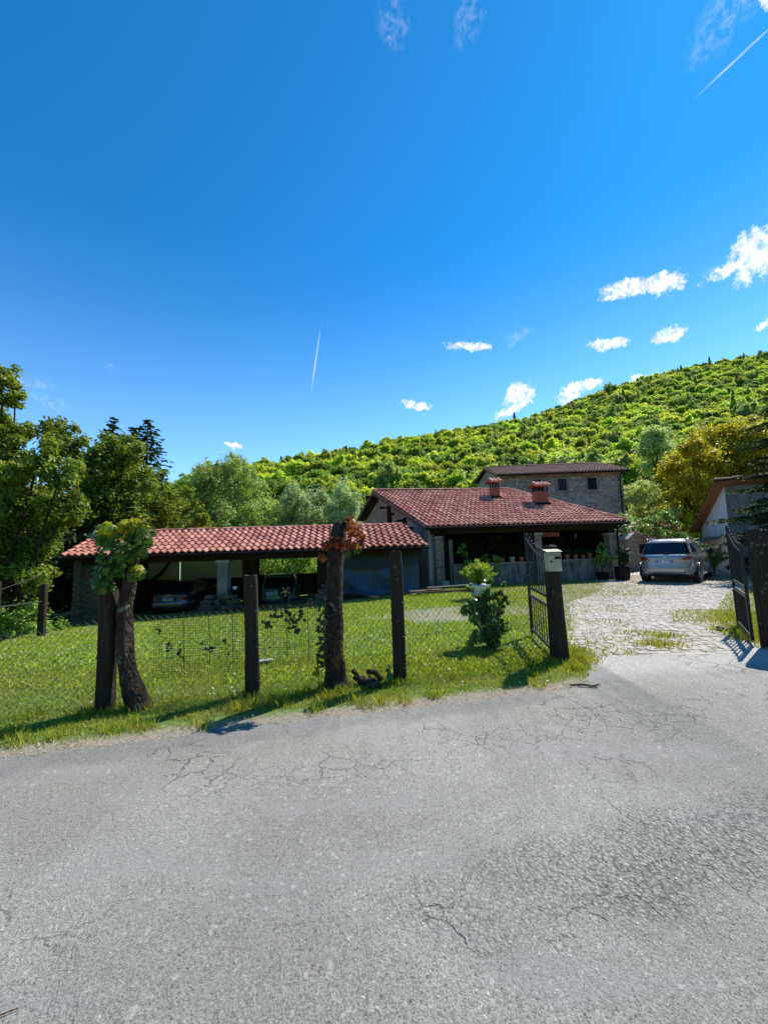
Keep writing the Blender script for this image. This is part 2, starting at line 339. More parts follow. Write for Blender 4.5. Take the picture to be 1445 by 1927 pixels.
    h = g.m('ADD', g.m('ADD', g.m('MULTIPLY', f2, .9), g.m('MULTIPLY', f1, .35)), g.m('MULTIPLY', g.m('SUBTRACT', 1, d2), g.rng(worn, 0, 1, 0, .9)))
    h = g.m('SUBTRACT', h, g.m('MULTIPLY', cr, 1.0))
    bump(g, b, h, 1.0, .013)
M_asphalt = mat('asphalt', asphalt)

def cobble(g, b):
    r = island(g); p = obc(g); n = g.noise(p, 26, 5, .7)
    c = g.ramp(r, [(0, (.37,.325,.27)), (.35, (.46,.41,.35)), (.7, (.43,.385,.33)), (1, (.52,.465,.40))])
    c = g.mix(g.rng(n, .35, .7), g.mix(.35, c, (.22,.18,.13)), c)
    g.set(b.inputs['Base Color'], c); b.inputs['Roughness'].default_value = .85; bump(g, b, n, .5, .02)
M_cobble = mat('cobble', cobble)
def sandj(g, b):
    p = obc(g); n = g.noise(p, 30, 4, .7); n2 = g.noise(p, 1.2, 4, .6)
    c = g.mix(g.rng(n, .3, .7), (.26,.215,.155), (.38,.32,.24)); c = g.mix(g.rng(n2, .48, .6, 0, .6), c, (.17,.21,.05))
    g.set(b.inputs['Base Color'], c); b.inputs['Roughness'].default_value = .95; bump(g, b, n, .6, .02)
M_sand = mat('joint_sand', sandj)
def tile(g, b, c1, c2, c3, moss=.6):
    r = island(g); p = obc(g); n = g.noise(p, 7, 5, .7)
    c = g.ramp(r, [(0, c1), (.4, c2), (.75, c3), (1, c1)])
    c = g.mix(g.m('MULTIPLY', g.rng(n, .52, .70), moss), c, (.12,.085,.07))
    c = g.mix(g.rng(g.noise(p, 1.1, 4, .6), .45, .75, 0, .35), c, (.34,.15,.10))
    g.set(b.inputs['Base Color'], c); b.inputs['Roughness'].default_value = .8; b.inputs['Specular IOR Level'].default_value = .3
    bump(g, b, n, .3, .01)
M_tile = mat('roof_tile', tile, (.38,.12,.09), (.54,.20,.15), (.68,.36,.28))
M_tileshed = mat('shed_tile', tile, (.28,.09,.07), (.40,.145,.11), (.50,.23,.18))
M_tiledull = mat('roof_tile_dull', tile, (.20,.11,.085), (.26,.145,.11), (.32,.19,.15), moss=.6)
def stone(g, b, sc=4.2, c1=(.15,.12,.085), c2=(.32,.265,.19), mort=(.24,.205,.16)):
    p = obc(g); q = g.v('MULTIPLY', p, (1, 1, 2.3)); q = g.v('ADD', q, g.scale(g.v('SUBTRACT', g.noise(p, 3, 3, .6, out=1), (.5,.5,.5)), .25))
    d = g.vor(q, sc, 'DISTANCE_TO_EDGE'); cc = g.n('ShaderNodeSeparateColor'); g.set(cc.inputs[0], g.vor(q, sc, out='Color'))
    c = g.mix(cc.outputs[0], c1, c2); c = g.mix(g.rng(g.noise(p, 16, 5, .7), .35, .75, 0, .5), c, (.09,.08,.065))
    c = g.mix(g.m('MULTIPLY', g.m('GREATER_THAN', cc.outputs[1], .9), .6), c, (.30,.14,.09))
    c = g.mix(g.rng(d, .02, .07, 1, 0), c, mort)
    g.set(b.inputs['Base Color'], c); b.inputs['Roughness'].default_value = .95
    bump(g, b, g.m('ADD', g.rng(d, 0, .14), g.m('MULTIPLY', g.noise(p, 20, 4, .7), .4)), .9, .05)
M_stone = mat('stone_wall', stone, 3.2, (.33,.27,.19), (.80,.68,.50), (.58,.50,.38))
M_stonepale = mat('stone_pale', stone, 4.5, (.32,.27,.21), (.58,.50,.40), (.46,.41,.34))
M_stonerough = mat('stone_rubble', stone, 5.5, (.12,.11,.09), (.26,.24,.19), (.09,.08,.065))
def plaster(g, b, c1, c2, st=(.12,.11,.10), amt=.5, sc=1.4):
    p = obc(g); n = g.noise(p, sc, 6, .65); n2 = g.noise(g.v('MULTIPLY', p, (3, 3, .6)), 1.5, 5, .65)
    c = g.mix(g.rng(n, .35, .65), c1, c2); c = g.mix(g.m('MULTIPLY', g.rng(n2, .48, .68), amt), c, st)
    g.set(b.inputs['Base Color'], c); b.inputs['Roughness'].default_value = .9; bump(g, b, g.noise(p, 40, 4, .7), .25, .01)
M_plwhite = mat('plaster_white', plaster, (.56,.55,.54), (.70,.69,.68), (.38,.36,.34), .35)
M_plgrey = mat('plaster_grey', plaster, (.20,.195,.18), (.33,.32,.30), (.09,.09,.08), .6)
M_pllow = mat('plaster_low_wall', plaster, (.15,.15,.13), (.28,.28,.255), (.04,.045,.035), .9, 2.2)
M_plcream = mat('plaster_mauve', plaster, (.36,.32,.33), (.48,.44,.44), (.16,.14,.13), .5)
M_panel = mat('white_panel', plaster, (.80,.90,.84), (.86,.93,.88), (.6,.68,.64), .3)
def brick(g, b):
    p = g.n('ShaderNodeTexCoord').outputs['Object']; s = g.n('ShaderNodeSeparateXYZ'); g.set(s.inputs[0], p)
    cb = g.n('ShaderNodeCombineXYZ'); g.set(cb.inputs[0], g.m('ADD', s.outputs[0], s.outputs[1])); g.set(cb.inputs[1], s.outputs[2])
    t = g.n('ShaderNodeTexBrick'); g.set(t.inputs['Vector'], cb.outputs[0]); t.inputs['Color1'].default_value = (.42,.12,.075,1); t.inputs['Color2'].default_value = (.30,.085,.055,1)
    t.inputs['Mortar'].default_value = (.26,.14,.10,1); t.inputs['Scale'].default_value = 1; t.inputs['Brick Width'].default_value = .25; t.inputs['Row Height'].default_value = .065; t.inputs['Mortar Size'].default_value = .008
    g.set(b.inputs['Base Color'], t.outputs[0]); b.inputs['Roughness'].default_value = .9; bump(g, b, t.outputs['Fac'], .4, -.01)
M_brick = mat('chimney_brick', brick)
def wood(g, b, c1, c2, lich=0.0, c3=(.30,.28,.20)):
    p = g.n('ShaderNodeTexCoord').outputs['Object']; q = g.v('MULTIPLY', p, (14, 14, 1.1)); n = g.noise(q, 3, 5, .65, .6)
    c = g.mix(g.rng(n, .3, .7), c1, c2)
    sp = g.vor(g.v('ADD', p, g.scale(g.noise(p, 20, 3, .6, out=1), .05)), 13); k = g.noise(p, 2.4, 5, .65)
    if lich: c = g.mix(g.m('MULTIPLY', g.m('MULTIPLY', g.rng(sp, .22, .30, 1, 0), g.rng(k, .48, .56)), lich), c, c3)
    g.set(b.inputs['Base Color'], c); b.inputs['Roughness'].default_value = .9; b.inputs['Specular IOR Level'].default_value = .2; bump(g, b, n, .7, .012)
M_post = mat('weathered_post', wood, (.016,.012,.008), (.055,.043,.028), .3)
M_beam = mat('dark_beam', wood, (.018,.012,.009), (.05,.033,.024))
M_plank = mat('old_plank', wood, (.10,.085,.065), (.22,.19,.15))
M_board = mat('rake_board', wood, (.10,.06,.045), (.17,.11,.09))
M_soffit = mat('brown_soffit', wood, (.20,.09,.045), (.32,.16,.08))
def bark(g, b, lich=.7, orange=.4):
    p = g.n('ShaderNodeTexCoord').outputs['Object']; q = g.v('MULTIPLY', p, (1, 1, .35)); d = g.vor(q, 34, 'DISTANCE_TO_EDGE'); n = g.noise(p, 9, 5, .7)
    c = g.mix(g.rng(n, .3, .7), (.018,.014,.010), (.085,.065,.045))
    k = g.noise(p, 5.5, 5, .7); c = g.mix(g.m('MULTIPLY', g.rng(k, .58, .66), lich), c, (.30,.31,.25))
    k2 = g.noise(g.v('ADD', g.v('MULTIPLY', p, (1,1,.5)), (3,1,2)), 5, 4, .6); c = g.mix(g.m('MULTIPLY', g.rng(k2, .60, .66), orange), c, (.42,.20,.03))
    g.set(b.inputs['Base Color'], c); b.inputs['Roughness'].default_value = .95; b.inputs['Specular IOR Level'].default_value = .15
    bump(g, b, g.m('ADD', g.m('MULTIPLY', d, 2), n), 1., .025)
M_bark = mat('bark', bark)
M_barkfar = mat('bark_far', bark, 0, 0)
M_iron = P('black_iron', (.012,.012,.013), rough=.45, vary=.3, spec=.5)
M_gutter = P('dark_gutter', (.02,.016,.015), rough=.9, spec=.08)
M_wire = P('galvanised_wire', (.05,.05,.045), rough=.6, metal=.3)
M_net = P('plastic_net', (.012,.02,.012), rough=.6)
M_cream = P('cream_metal', (.42,.385,.26), rough=.4, vary=.12, sc=9)
M_black = P('black_gap', (.004,.004,.004), rough=.9)
M_terra = P('terracotta_pot', (.34,.12,.065), rough=.8, vary=.3)
M_whitepot = P('white_pot', (.72,.72,.70), rough=.7, vary=.15)
M_conc = P('concrete', (.33,.32,.30), rough=.9, vary=.25, bmp=.3)
M_flag = P('flagstone_paving', (.44,.36,.33), rough=.9, vary=.12)
M_redfl = L('red_petal', [(.5,.015,.02), (.35,.01,.015)], trans=.2)
M_pink = L('pink_petal', [(.7,.5,.5), (.8,.7,.68), (.75,.6,.45)], trans=.2)
M_white = L('white_petal', [(.75,.75,.7), (.85,.85,.8)], trans=.2)
M_windowdk = P('window_dark', (.01,.01,.011), rough=.6, spec=.2)
M_shutter = P('blue_grey_glass', (.02,.028,.045), rough=.5, spec=.3)
M_frame = P('wood_frame', (.20,.16,.12), rough=.8)
def tarp(g, b):
    p = obc(g); n = g.noise(g.v('MULTIPLY', p, (1, 1, .7)), 2.5, 5, .6, 1.2)
    g.set(b.inputs['Base Color'], g.mix(g.rng(n, .3, .7), (.02,.055,.11), (.035,.085,.16))); b.inputs['Roughness'].default_value = .45
    bump(g, b, n, .9, .12)
M_tarp = mat('blue_tarpaulin', tarp)
def shadenet(g, b):
    b.inputs['Base Color'].default_value = (.03,.045,.05,1); b.inputs['Roughness'].default_value = .9
M_shade = mat('shade_net', shadenet)
def carpaint(g, b, c, metal=.6, rough=.28):
    b.inputs['Base Color'].default_value = (*c, 1); b.inputs['Metallic'].default_value = metal; b.inputs['Roughness'].default_value = rough
    b.inputs['Coat Weight'].default_value = .8; b.inputs['Coat Roughness'].default_value = .05
    n = g.noise(g.n('ShaderNodeTexCoord').outputs['Object'], 3, 3, .6); g.set(b.inputs['Roughness'], g.rng(n, .3, .7, rough, rough+.12))
M_silver = mat('silver_paint', carpaint, (.40,.37,.345), .45)
M_darkpaint = mat('dark_blue_grey_paint', carpaint, (.07,.10,.15))
M_green = mat('green_paint', carpaint, (.09,.32,.24), .3)
M_rubber = P('rubber', (.012,.012,.012), rough=.8)
M_plastic = P('black_plastic', (.015,.015,.016), rough=.55)
M_chrome = P('chrome', (.55,.55,.56), rough=.25, metal=1, vary=.02)
M_alloy = P('alloy_rim', (.55,.55,.56), rough=.25, metal=.8)
M_glass = P('car_glass', (.006,.010,.016), rough=.05, spec=.45, vary=.1)
M_tail = P('tail_lamp', (.28,.008,.012), rough=.12, spec=.8)
M_plate = P('number_plate', (.62,.68,.78), rough=.4, vary=.04)
M_plateblue = P('plate_blue', (.01,.06,.45), rough=.4)
M_platetxt = P('plate_text', (.01,.01,.015), rough=.5)
M_pink_tile = P('red_sheet', (.30,.07,.05), rough=.7)

# ------------------------------------------------------------------ terrain
def gz(x, y):
    x = np.asarray(x, float); y = np.asarray(y, float)
    s = sstep(y, 4.4, 16); lx = np.clip((2.6-x)/14.8, 0, 1)**.8
    z = -.92*s*lx - .12*sstep(y, 5, 13)*sstep(x, 1.5, 4)
    f = -(x - (-8.5 - .62*(y-8.5)))
    z = z - 1.7*sstep(f, 0, 4.5)*sstep(y, 3, 7)
    z = z - 2.4*sstep(y, 20, 46)*(1-sstep(x, 8, 24))
    return z
RX = np.array([-400., -200, -120, -81, -56, -34, 12.6, 107, 211, 272, 360, 520, 900])
RY = np.array([170., 160, 155, 150, 150, 200, 240, 280, 320, 340, 360, 390, 450])
RH = np.array([6., 8, 14, 21, 27, 45, 63, 88, 130, 149, 170, 205, 260])
Y0 = 58.
def hz(x, y):
    yr = np.interp(x, RX, RY); h = np.interp(x, RX, RH); t = (y-Y0)/(yr-Y0)
    z = -3 + (h+3)*np.where(t < 1, np.clip(t, 0, 1)**1.06, 1-.9*(t-1))
    return np.where(t > 0, z, -3 + 60*t)
def grid(xs, ys, zf):
    X, Yg = np.meshgrid(xs, ys, indexing='ij'); Z = zf(X, Yg)
    v = np.stack([X, Yg, Z], -1).reshape(-1, 3); n, m = len(xs), len(ys)
    i = np.arange(n-1)[:, None]*m + np.arange(m-1)[None]; i = i.ravel()
    return v, np.stack([i, i+m, i+m+1, i+1], 1)
xs = np.concatenate([np.linspace(-1500, -60, 12), np.linspace(-50, -20, 12), np.linspace(-19, 22, 110), np.linspace(24, 70, 15), np.linspace(90, 1500, 10)])
ys = np.concatenate([np.linspace(-1500, -20, 8), np.linspace(-10, 3, 8), np.linspace(3.5, 24, 70), np.linspace(25, 60, 18), np.linspace(80, 1500, 10)])
v, f = grid(xs, ys, gz)
tag(npmesh('ground', v, f, M_ground, smooth=True), kind='structure')
xs = np.concatenate([np.linspace(-600, -130, 12), np.linspace(-120, 380, 80), np.linspace(400, 1000, 15)])
ys = np.linspace(44, 520, 82)
v, f = grid(xs, ys, lambda a, b: hz(a, b) + 1.2*np.sin(a*.11+b*.05)*np.sin(b*.09))
tag(npmesh('hill', v, f, M_hillsoil, smooth=True), kind='structure')

xs = np.linspace(-400, 400, 30); ys = np.linspace(-260, -14, 16)
v, f = grid(xs, ys, lambda a, b: -.5+np.clip(-(b+14), 0, 999)*.42+2*np.sin(a*.05))  # unseen bank added behind the camera to cut sky light on facing surfaces
tag(npmesh('sky_blocking_bank', v, f, M_hillsoil, smooth=True), kind='structure')
# road: far edge polyline
EX = np.array([-60., -3.24, -2.27, -1.19, .08, 1.54, 2.15, 2.42, 2.62, 2.75, 5.25, 5.6, 6.4, 12, 60])
EY = np.array([-9.4, 3.36, 3.56, 3.83, 4.06, 4.37, 4.5, 4.85, 5.3, 5.6, 5.8, 5.85, 5.65, 6.9, 17.7])
def redge(x): return np.interp(x, EX, EY)
rs = np.random.default_rng(5)
rx = np.concatenate([np.linspace(-60, -6, 20), np.linspace(-5.95, 7, 300), np.linspace(7.3, 60, 20)])
jit = rs.normal(0, .018, len(rx)); jit = np.convolve(jit, [.25,.5,.25], 'same') + .03*np.sin(rx*5.1)*np.sin(rx*1.7+1)
vv = []; 
for i, x in enumerate(rx):
    e = redge(x) + jit[i]
    vv += [(x, -60, .010), (x, min(e-.4, 2), .010), (x, e-.03, .010), (x, e, -.012)]
ff = np.array([(i*4+k, i*4+4+k, i*4+5+k, i*4+1+k) for i in range(len(rx)-1) for k in range(3)])
tag(npmesh('road', vv, ff, M_asphalt), kind='structure')

# cobbled driveway
def dl(y): return np.interp(y, [5.5, 6.5, 7.8, 11.6, 14, 17, 24], [2.72, 3.0, 3.7, 5.5, 7.6, 9.5, 12])
def dr(y): return np.interp(y, [5.5, 6.6, 9, 12.5, 16, 20, 24], [5.4, 5.9, 7.6, 11, 16, 20, 23])
yy = np.linspace(5.58, 24, 60)
vv = [(x, y, float(gz(x, y))+.006) for y in yy for x in (dl(y)-.1, (dl(y)+dr(y))/2, dr(y)+.1)]
ff = np.array([(i*3+k, i*3+1+k, i*3+4+k, i*3+3+k) for i in range(len(yy)-1) for k in range(2)])
tag(npmesh('driveway_base', vv, ff, M_sand), kind='structure')
sv = []; sf = []
y = 5.62; row = 0
while y < 22:
    st = .125 + .02*random.random(); x = float(dl(y)) + random.uniform(-.25, .1)*(1 if y > 5.8 else -1); row += 1
    while x < float(dr(y)) + random.uniform(-.3, .25):
        w = random.uniform(.11, .20); cx = x + w/2; cy = y + random.uniform(-.02, .02); z0 = float(gz(cx, cy)); h = random.uniform(.010, .022)
        tilt = (random.uniform(-.04, .04), random.uniform(-.04, .04)); n = 8; b = len(sv); sk = random.uniform(-.12, .12)
        if random.random() > (.03 if y > 5.9 else .25):
            for ring, (k, hh) in enumerate(((.485, -.005), (.47, h*.75), (.36, h))):
                for q in range(n):
                    a = 2*math.pi*(q+.5)/n + sk; ca, sa = math.cos(a), math.sin(a)
                    px = math.copysign(abs(ca)**.62, ca)*k*w*1.0; py = math.copysign(abs(sa)**.62, sa)*k*st*1.0
                    if ring == 0: rj = random.uniform(.92, 1.06)
                    sv.append((cx+px, cy+py, z0 + hh + px*tilt[0] + py*tilt[1] + random.uniform(-.002, .002)))
            for r_ in range(2):
                for q in range(n): sf.append((b+r_*n+q, b+r_*n+(q+1)%n, b+r_*n+n+(q+1)%n, b+r_*n+n+q))
            sf.append(tuple(b+2*n+q for q in range(n)))
        x += w
    y += st
tag(npmesh('driveway', sv, sf, M_cobble), kind='structure')
tag(MB().add([(14.0, 19.4, -.10), (22, 24, -.10), (20, 27, -.10), (12.2, 20.5, -.10)], [(0,1,2,3)]).build('yard_path', M_flag), kind='structure')

# ------------------------------------------------------------------ grass
def blades(name, pts, hmin, hmax, w, m, label, cat='grass', lean=.6, kind='stuff'):
    n = len(pts); r = np.random.default_rng(abs(hash(name)) % 1000 if 0 else len(name)*17)
    a = r.uniform(0, 2*np.pi, n); h = r.uniform(hmin, hmax, n); L_ = r.uniform(0, lean, n)*h; la = r.uniform(0, 2*np.pi, n)
    d = np.stack([np.cos(a), np.sin(a), 0*a], 1)*(w*r.uniform(.6, 1.2, n))[:, None]/2
    ln = np.stack([np.cos(la)*L_, np.sin(la)*L_, h], 1); mid = ln*np.array([.35, .35, .55])
    v = np.stack([pts-d, pts+d, pts+mid+d*.8, pts+ln, pts+mid-d*.8], 1).reshape(-1, 3)
    i = np.arange(n)[:, None]*5; f1 = i+np.array([[0,1,2,3,4]])
    o = npmesh(name, v, f1, m); tag(o, label, cat, kind=kind); return o
def vnoise(x, y, s=1.0, seed=0):
    r = np.random.default_rng(seed); t = r.random((64, 64)); u = x*s % 64; v = y*s % 64
    i = np.floor(u).astype(int); j = np.floor(v).astype(int); fu = u-i; fv = v-j; fu = fu*fu*(3-2*fu); fv = fv*fv*(3-2*fv)
    i2 = (i+1) % 64; j2 = (j+1) % 64; i %= 64; j %= 64
    return (t[i,j]*(1-fu)+t[i2,j]*fu)*(1-fv)+(t[i,j2]*(1-fu)+t[i2,j2]*fu)*fv
def fr(n, x0, x1, y0, y1, seed):
    r = np.random.default_rng(seed); x = r.uniform(x0, x1, n); y = r.uniform(y0, y1, n)
    k = np.abs(x) < y*1.06 + .3; return x[k], y[k], r
x, y, r = fr(230000, -6.5, 3.0, 2.6, 6.2, 1)
e = redge(np.minimum(x, 2.15)) ; dd = y - e; n1 = vnoise(x, y, 3.2, 1); n2 = vnoise(x, y, 9, 2)
k = (dd > .02 + .40*n1*n2*1.8) & (r.random(len(x)) < np.clip((dd-.02)/.35, .12, 1)*(.35+.65*n2)) 
k &= ~((x > 2.15) & (x > redge(x)*0 + np.interp(y, [4.5, 5.2, 6.2], [2.2, 2.62, 2.85])))
x, y = x[k], y[k]; pts = np.stack([x, y, gz(x, y)-.005], 1)
s_ = r.random(len(x)) < .8
blades('verge_grass', pts[s_], .015, .05, .009, M_verge, 'short tufty roadside grass with dry yellow patches along the asphalt edge', lean=1.1)
# tall weeds and clumps on the verge
cx = r.uniform(-5, 2.6, 46); cy = redge(np.minimum(cx, 2.1)) + r.uniform(.08, .95, 46)
q = np.concatenate([np.stack([a+r.normal(0, .05, 60), b+r.normal(0, .05, 60), np.zeros(60)-.005], 1) for a, b in zip(cx, cy)])
for a, b in ((-3.05, 4.2), (-2.68, 4.25), (-1.62, 4.5), (-.62, 4.72), (.1, 4.8), (2.3, 5.4), (2.42, 5.45), (2.2, 5.5)):
    q = np.concatenate([q, np.stack([a+r.normal(0, .12, 130), b+r.normal(0, .07, 130), np.zeros(130)-.005], 1)])
blades('tall_grass', q, .05, .12, .010, M_verge, 'longer grass clumps and weeds round the post feet on the verge', lean=.8)
x, y, r = fr(300000, -17, 8, 5.0, 18, 3)
hw = x < np.interp(y, [5, 6.2, 8, 12, 18], [2.6, 2.85, 3.6, 5.0, 7.5])
hw &= x > (-8.5 - .62*(y-8.5)) - .2
hw &= ~((y > 15.2) & (x < 1.9))
sp = (x-1.9)**2*.16 + (y-9.9-.1*x)**2*.55 + vnoise(x, y, 1.1, 4)*1.6
p_ = np.clip((sp-1.0)/.8, .16, 1)*np.where(x > 2.2, .35+.65*vnoise(x, y, 1.3, 6), 1)*np.clip(12/y, .3, 1)
k = hw & (r.random(len(x)) < p_*(.45+.75*vnoise(x, y, 5, 21))); x, y = x[k], y[k]
blades('lawn_grass', np.stack([x, y, gz(x, y)-.004], 1), .03, .065, .018, M_lawn, 'bright green lawn grass and clover between the fence and the shed', lean=1.2)
x, y, r = fr(120000, 2.5, 22, 5.6, 23, 5)
n1 = vnoise(x, y, .9, 8); n2 = vnoise(x, y, 3.5, 9); L_ = dl(y); Rr = dr(y)
far = (y > 12.5) & (x < L_+2.5) | (y > 15.5)
pr = np.where(x < L_, .75, 0) + np.where(x > Rr-.15, .95, 0) + np.where((x > L_) & (x < L_+.9+n1), .45*(n2 > .5), 0) + np.where(far & (n1 > .38), .5, 0)
for (a, b, ra, rb) in ((4.2, 6.15, .38, .14), (3.9, 6.55, .25, .12), (4.75, 6.7, .35, .12), (4.5, 7.1, .5, .2), (6.3, 7.0, .5, .5), (6.6, 8.0, .8, .8), (7.2, 8.8, .9, .7), (5.9, 6.4, .3, .35), (3.1, 6.2, .3, .6)):
    pr = pr + np.where(((x-a)/ra)**2 + ((y-b)/rb)**2 + n2*.9 < 1.35, .95, 0)
pr *= np.clip(11/y, .3, 1)
k = (r.random(len(x)) < pr) & ~((x > 11.5) & (y > 15.5) & (x < 15) & (y < 19.5) & (n1 < .5)); x, y = x[k], y[k]
blades('yard_grass', np.stack([x, y, gz(x, y)+.012], 1), .02, .05, .020, M_yard, 'yellowish low grass growing in and beside the cobbled driveway', lean=1.3)
# denser green clumps by the right-hand gate and the left gate post
q = [];
for a, b, s1, n in ((6.2, 7.0, .22, 900), (6.0, 6.55, .15, 700), (6.9, 7.9, .3, 900), (5.75, 6.3, .12, 500), (7.5, 8.6, .35, 800), (2.62, 5.5, .12, 500), (2.75, 5.9, .12, 400), (4.2, 6.15, .16, 300), (4.65, 6.7, .16, 250)):
    q.append(np.stack([a+r.normal(0, s1, n), b+r.normal(0, s1*.8, n), np.full(n, .0)], 1))
q = np.concatenate(q); q[:, 2] = gz(q[:, 0], q[:, 1])
blades('gate_grass', q, .04, .12, .012, M_verge, 'thick green grass tufts at the foot of the iron gates', lean=.9)
def discs(name, x, y, z, s, m, label, cat):
    n = len(x); r = np.random.default_rng(9); a = np.linspace(0, 2*np.pi, 6)[:-1]
    t = r.uniform(-.5, .5, (n, 2)); ss = s*r.uniform(.6, 1.2, n)
    v = np.stack([x[:, None]+ss[:, None]*np.cos(a), y[:, None]+ss[:, None]*np.sin(a), z[:, None]+ss[:, None]*(np.cos(a)*t[:, :1]+np.sin(a)*t[:, 1:])], -1).reshape(-1, 3)
    tag(npmesh(name, v, np.arange(n*5).reshape(n, 5), m), label, cat, kind='stuff')
x, y, r = fr(7500, -14, 3, 4.4, 15, 11); k = (x > (-8.5 - .62*(y-8.5))) & (vnoise(x, y, .8, 13) > .35); x, y = x[k], y[k]
discs('daisies', x, y, gz(x, y)+r.uniform(.03, .06, len(x)), .009, M_white, 'tiny white daisies and clover heads scattered over the lawn', 'flowers')
# pebbles on the worn asphalt
x = r.uniform(-.2, 4.6, 420); y = 1.45+.23*x + r.normal(0, .38, 420); k = (y < redge(x)-.05) & (y > .6); x, y = x[k], y[k]
x2 = r.uniform(-3.2, 5.3, 500); y2 = redge(x2) - np.abs(r.normal(0, .10, 500)) + .05; x = np.append(x, x2); y = np.append(y, y2)
pb = MB()
for a, b in zip(x, y):
    s = random.uniform(.0025, .007); pb.box((a, b, .010+s*.1), (s*2, s*1.6, s*.7), rz=random.uniform(0, 3), bev=s*.3, jit=s*.15)
def pebm(g, b):
    g.set(b.inputs['Base Color'], g.ramp(island(g), [(0, (.26,.25,.22)), (.6, (.34,.33,.29)), (.9, (.44,.42,.38)), (1, (.62,.6,.55))])); b.inputs['Roughness'].default_value = .8
tag(pb.build('gravel', mat('pebble', pebm)), 'loose pebbles and grit scattered on the worn asphalt road', 'gravel', kind='stuff')
# straw on the kerb
x = r.uniform(-3.3, 2.3, 900); y = redge(x) + r.normal(.06, .07, 900)
st = MB()
for a, b in zip(x, y):
    t = random.uniform(0, math.pi); l = random.uniform(.02, .06); st.beam((a, b, .016), (a+l*math.cos(t), b+l*math.sin(t)*.6, .018+random.uniform(0, .012)), .003, .002)
tag(st.build('straw', P('dry_straw', (.48,.40,.24), rough=.9)), 'dry straw and plant litter strewn along the road edge', 'straw', kind='stuff')

# ------------------------------------------------------------------ foliage
def leaves(c, nrm, size, r, asp=.55, droop=0.0, fold=True):
    """c, nrm (n,3): rhombic leaves, slightly folded"""
    n = len(c); t = r.normal(size=(n, 3)); t[:, 2] -= droop
    nrm = nrm/np.linalg.norm(nrm, axis=1, keepdims=True); t -= nrm*np.sum(t*nrm, 1, keepdims=True); t /= np.linalg.norm(t, axis=1, keepdims=True)+1e-9
    b = np.cross(nrm, t); s = size*r.uniform(.65, 1.25, n)[:, None]
    v = np.stack([c-t*s*.5, c+b*s*asp*.5+nrm*s*.08, c+t*s*.5, c-b*s*asp*.5+nrm*s*.08], 1).reshape(-1, 3)
    return v, np.arange(n*4).reshape(n, 4)
def lobecloud(lobes, dens, r, upb=.35, shell=.15, flat=.8, edge=0.25):
    C = []; N = []
    for x, y, z, rad in lobes:
        n = int(dens*2.3*rad*rad)
        # sub clumps make the outline uneven
        ns = max(7, int(12*rad+8)); sc = r.normal(size=(ns, 3)); sc /= np.linalg.norm(sc, axis=1, keepdims=True); sc *= rad*r.uniform(.3, 1.05, (ns, 1)); sr = rad*r.uniform(.25, .55, ns)
        idx = r.integers(0, ns, n); d = r.normal(size=(n, 3)); d /= np.linalg.norm(d, axis=1, keepdims=True); pass
        rr = sr[idx]*r.uniform(shell, 1.05, n)
        p = sc[idx] + d*rr[:, None]; p[:, 2] *= flat
        C.append(p + np.array([x, y, z])); N.append(d*.6 + np.array([0, 0, upb]) + r.normal(0, .45, (n, 3)))
    return np.concatenate(C), np.concatenate(N)
def fol(name, lobes, dens, size, m, parent=None, seed=0, asp=.55, upb=.35, droop=0., origin=None, flat=.95, shell=.15):
    r = np.random.default_rng(seed+100); c, nn = lobecloud(lobes, dens, r, upb, flat=flat, shell=shell)
    v, f = leaves(c, nn, size, r, asp, droop)
    o = tuple(wloc(parent)) if parent is not None else origin
    if parent is not None: return npmesh(name, v-np.array(o), f, m, parent)
    return npmesh(name, v, f, m, None, origin=o)
def limbs(lobes, base, r0, parent, m, name='trunk', fork=.35, n=7, seed=1):
    rnd = random.Random(seed); b = Vector(base); c = Vector(np.mean([l[:3] for l in lobes], 0).tolist()); hub = b.lerp(Vector((b.x*.6+c.x*.4, b.y*.6+c.y*.4, c.z)), fork)
    mb = MB(); mb.tube([b, b.lerp(hub, .5)+Vector((r0*.3, 0, 0)), hub], [r0*1.25, r0, r0*.85], n, jit=.08)
    for l in lobes:
        t = Vector(l[:3]); mid = hub.lerp(t, .5)+Vector((rnd.uniform(-.2, .2), rnd.uniform(-.2, .2), -.12*(t-hub).length))
        mb.tube([hub, mid, t], [r0*.5, r0*.28, r0*.08], 5, jit=.1)
    return mb.build(name, m, parent, smooth=True)
def tree(name, label, cat, lobes, base, r0, dens, size, m, seed=0, group=None, **k):
    t = thing(name, label, cat, base, group=group)
    limbs(lobes, base, r0, t, M_barkfar, seed=seed); fol('crown', lobes, dens, size, m, t, seed, **k); return t
LA = [(-12.04, 11.77, 7.41, 0.47), (-11.84, 12.04, 6.98, 0.45), (-11.43, 13.03, 6.09, 0.64), (-10.44, 12.64, 5.42, 0.55), (-10.65, 11.79, 5.03, 0.66), (-12.1, 12.38, 5.86, 0.69), (-12.91, 12.46, 6.18, 0.58), (-11.91, 11.9, 4.75, 0.83), (-11.96, 12.91, 4.34, 0.9), (-10.05, 11.82, 4.25, 0.64), (-12.04, 12.31, 3.28, 0.95), (-11.19, 12.53, 3.1, 0.93), (-10.3, 12.38, 3.32, 0.67), (-12.21, 12.65, 2.09, 0.94), (-11.55, 12.92, 1.81, 0.8), (-12.94, 13.3, 0.94, 0.82), (-11.02, 12.12, 1.06, 0.56), (-14.15, 12.76, 6.7, 0.99), (-14.08, 12.84, 4.49, 1.19), (-13.18, 12.14, 2.62, 1.13), (-12.47, 11.63, 7.27, 0.72), (-14.16, 13.33, 1.07, 1.03)]
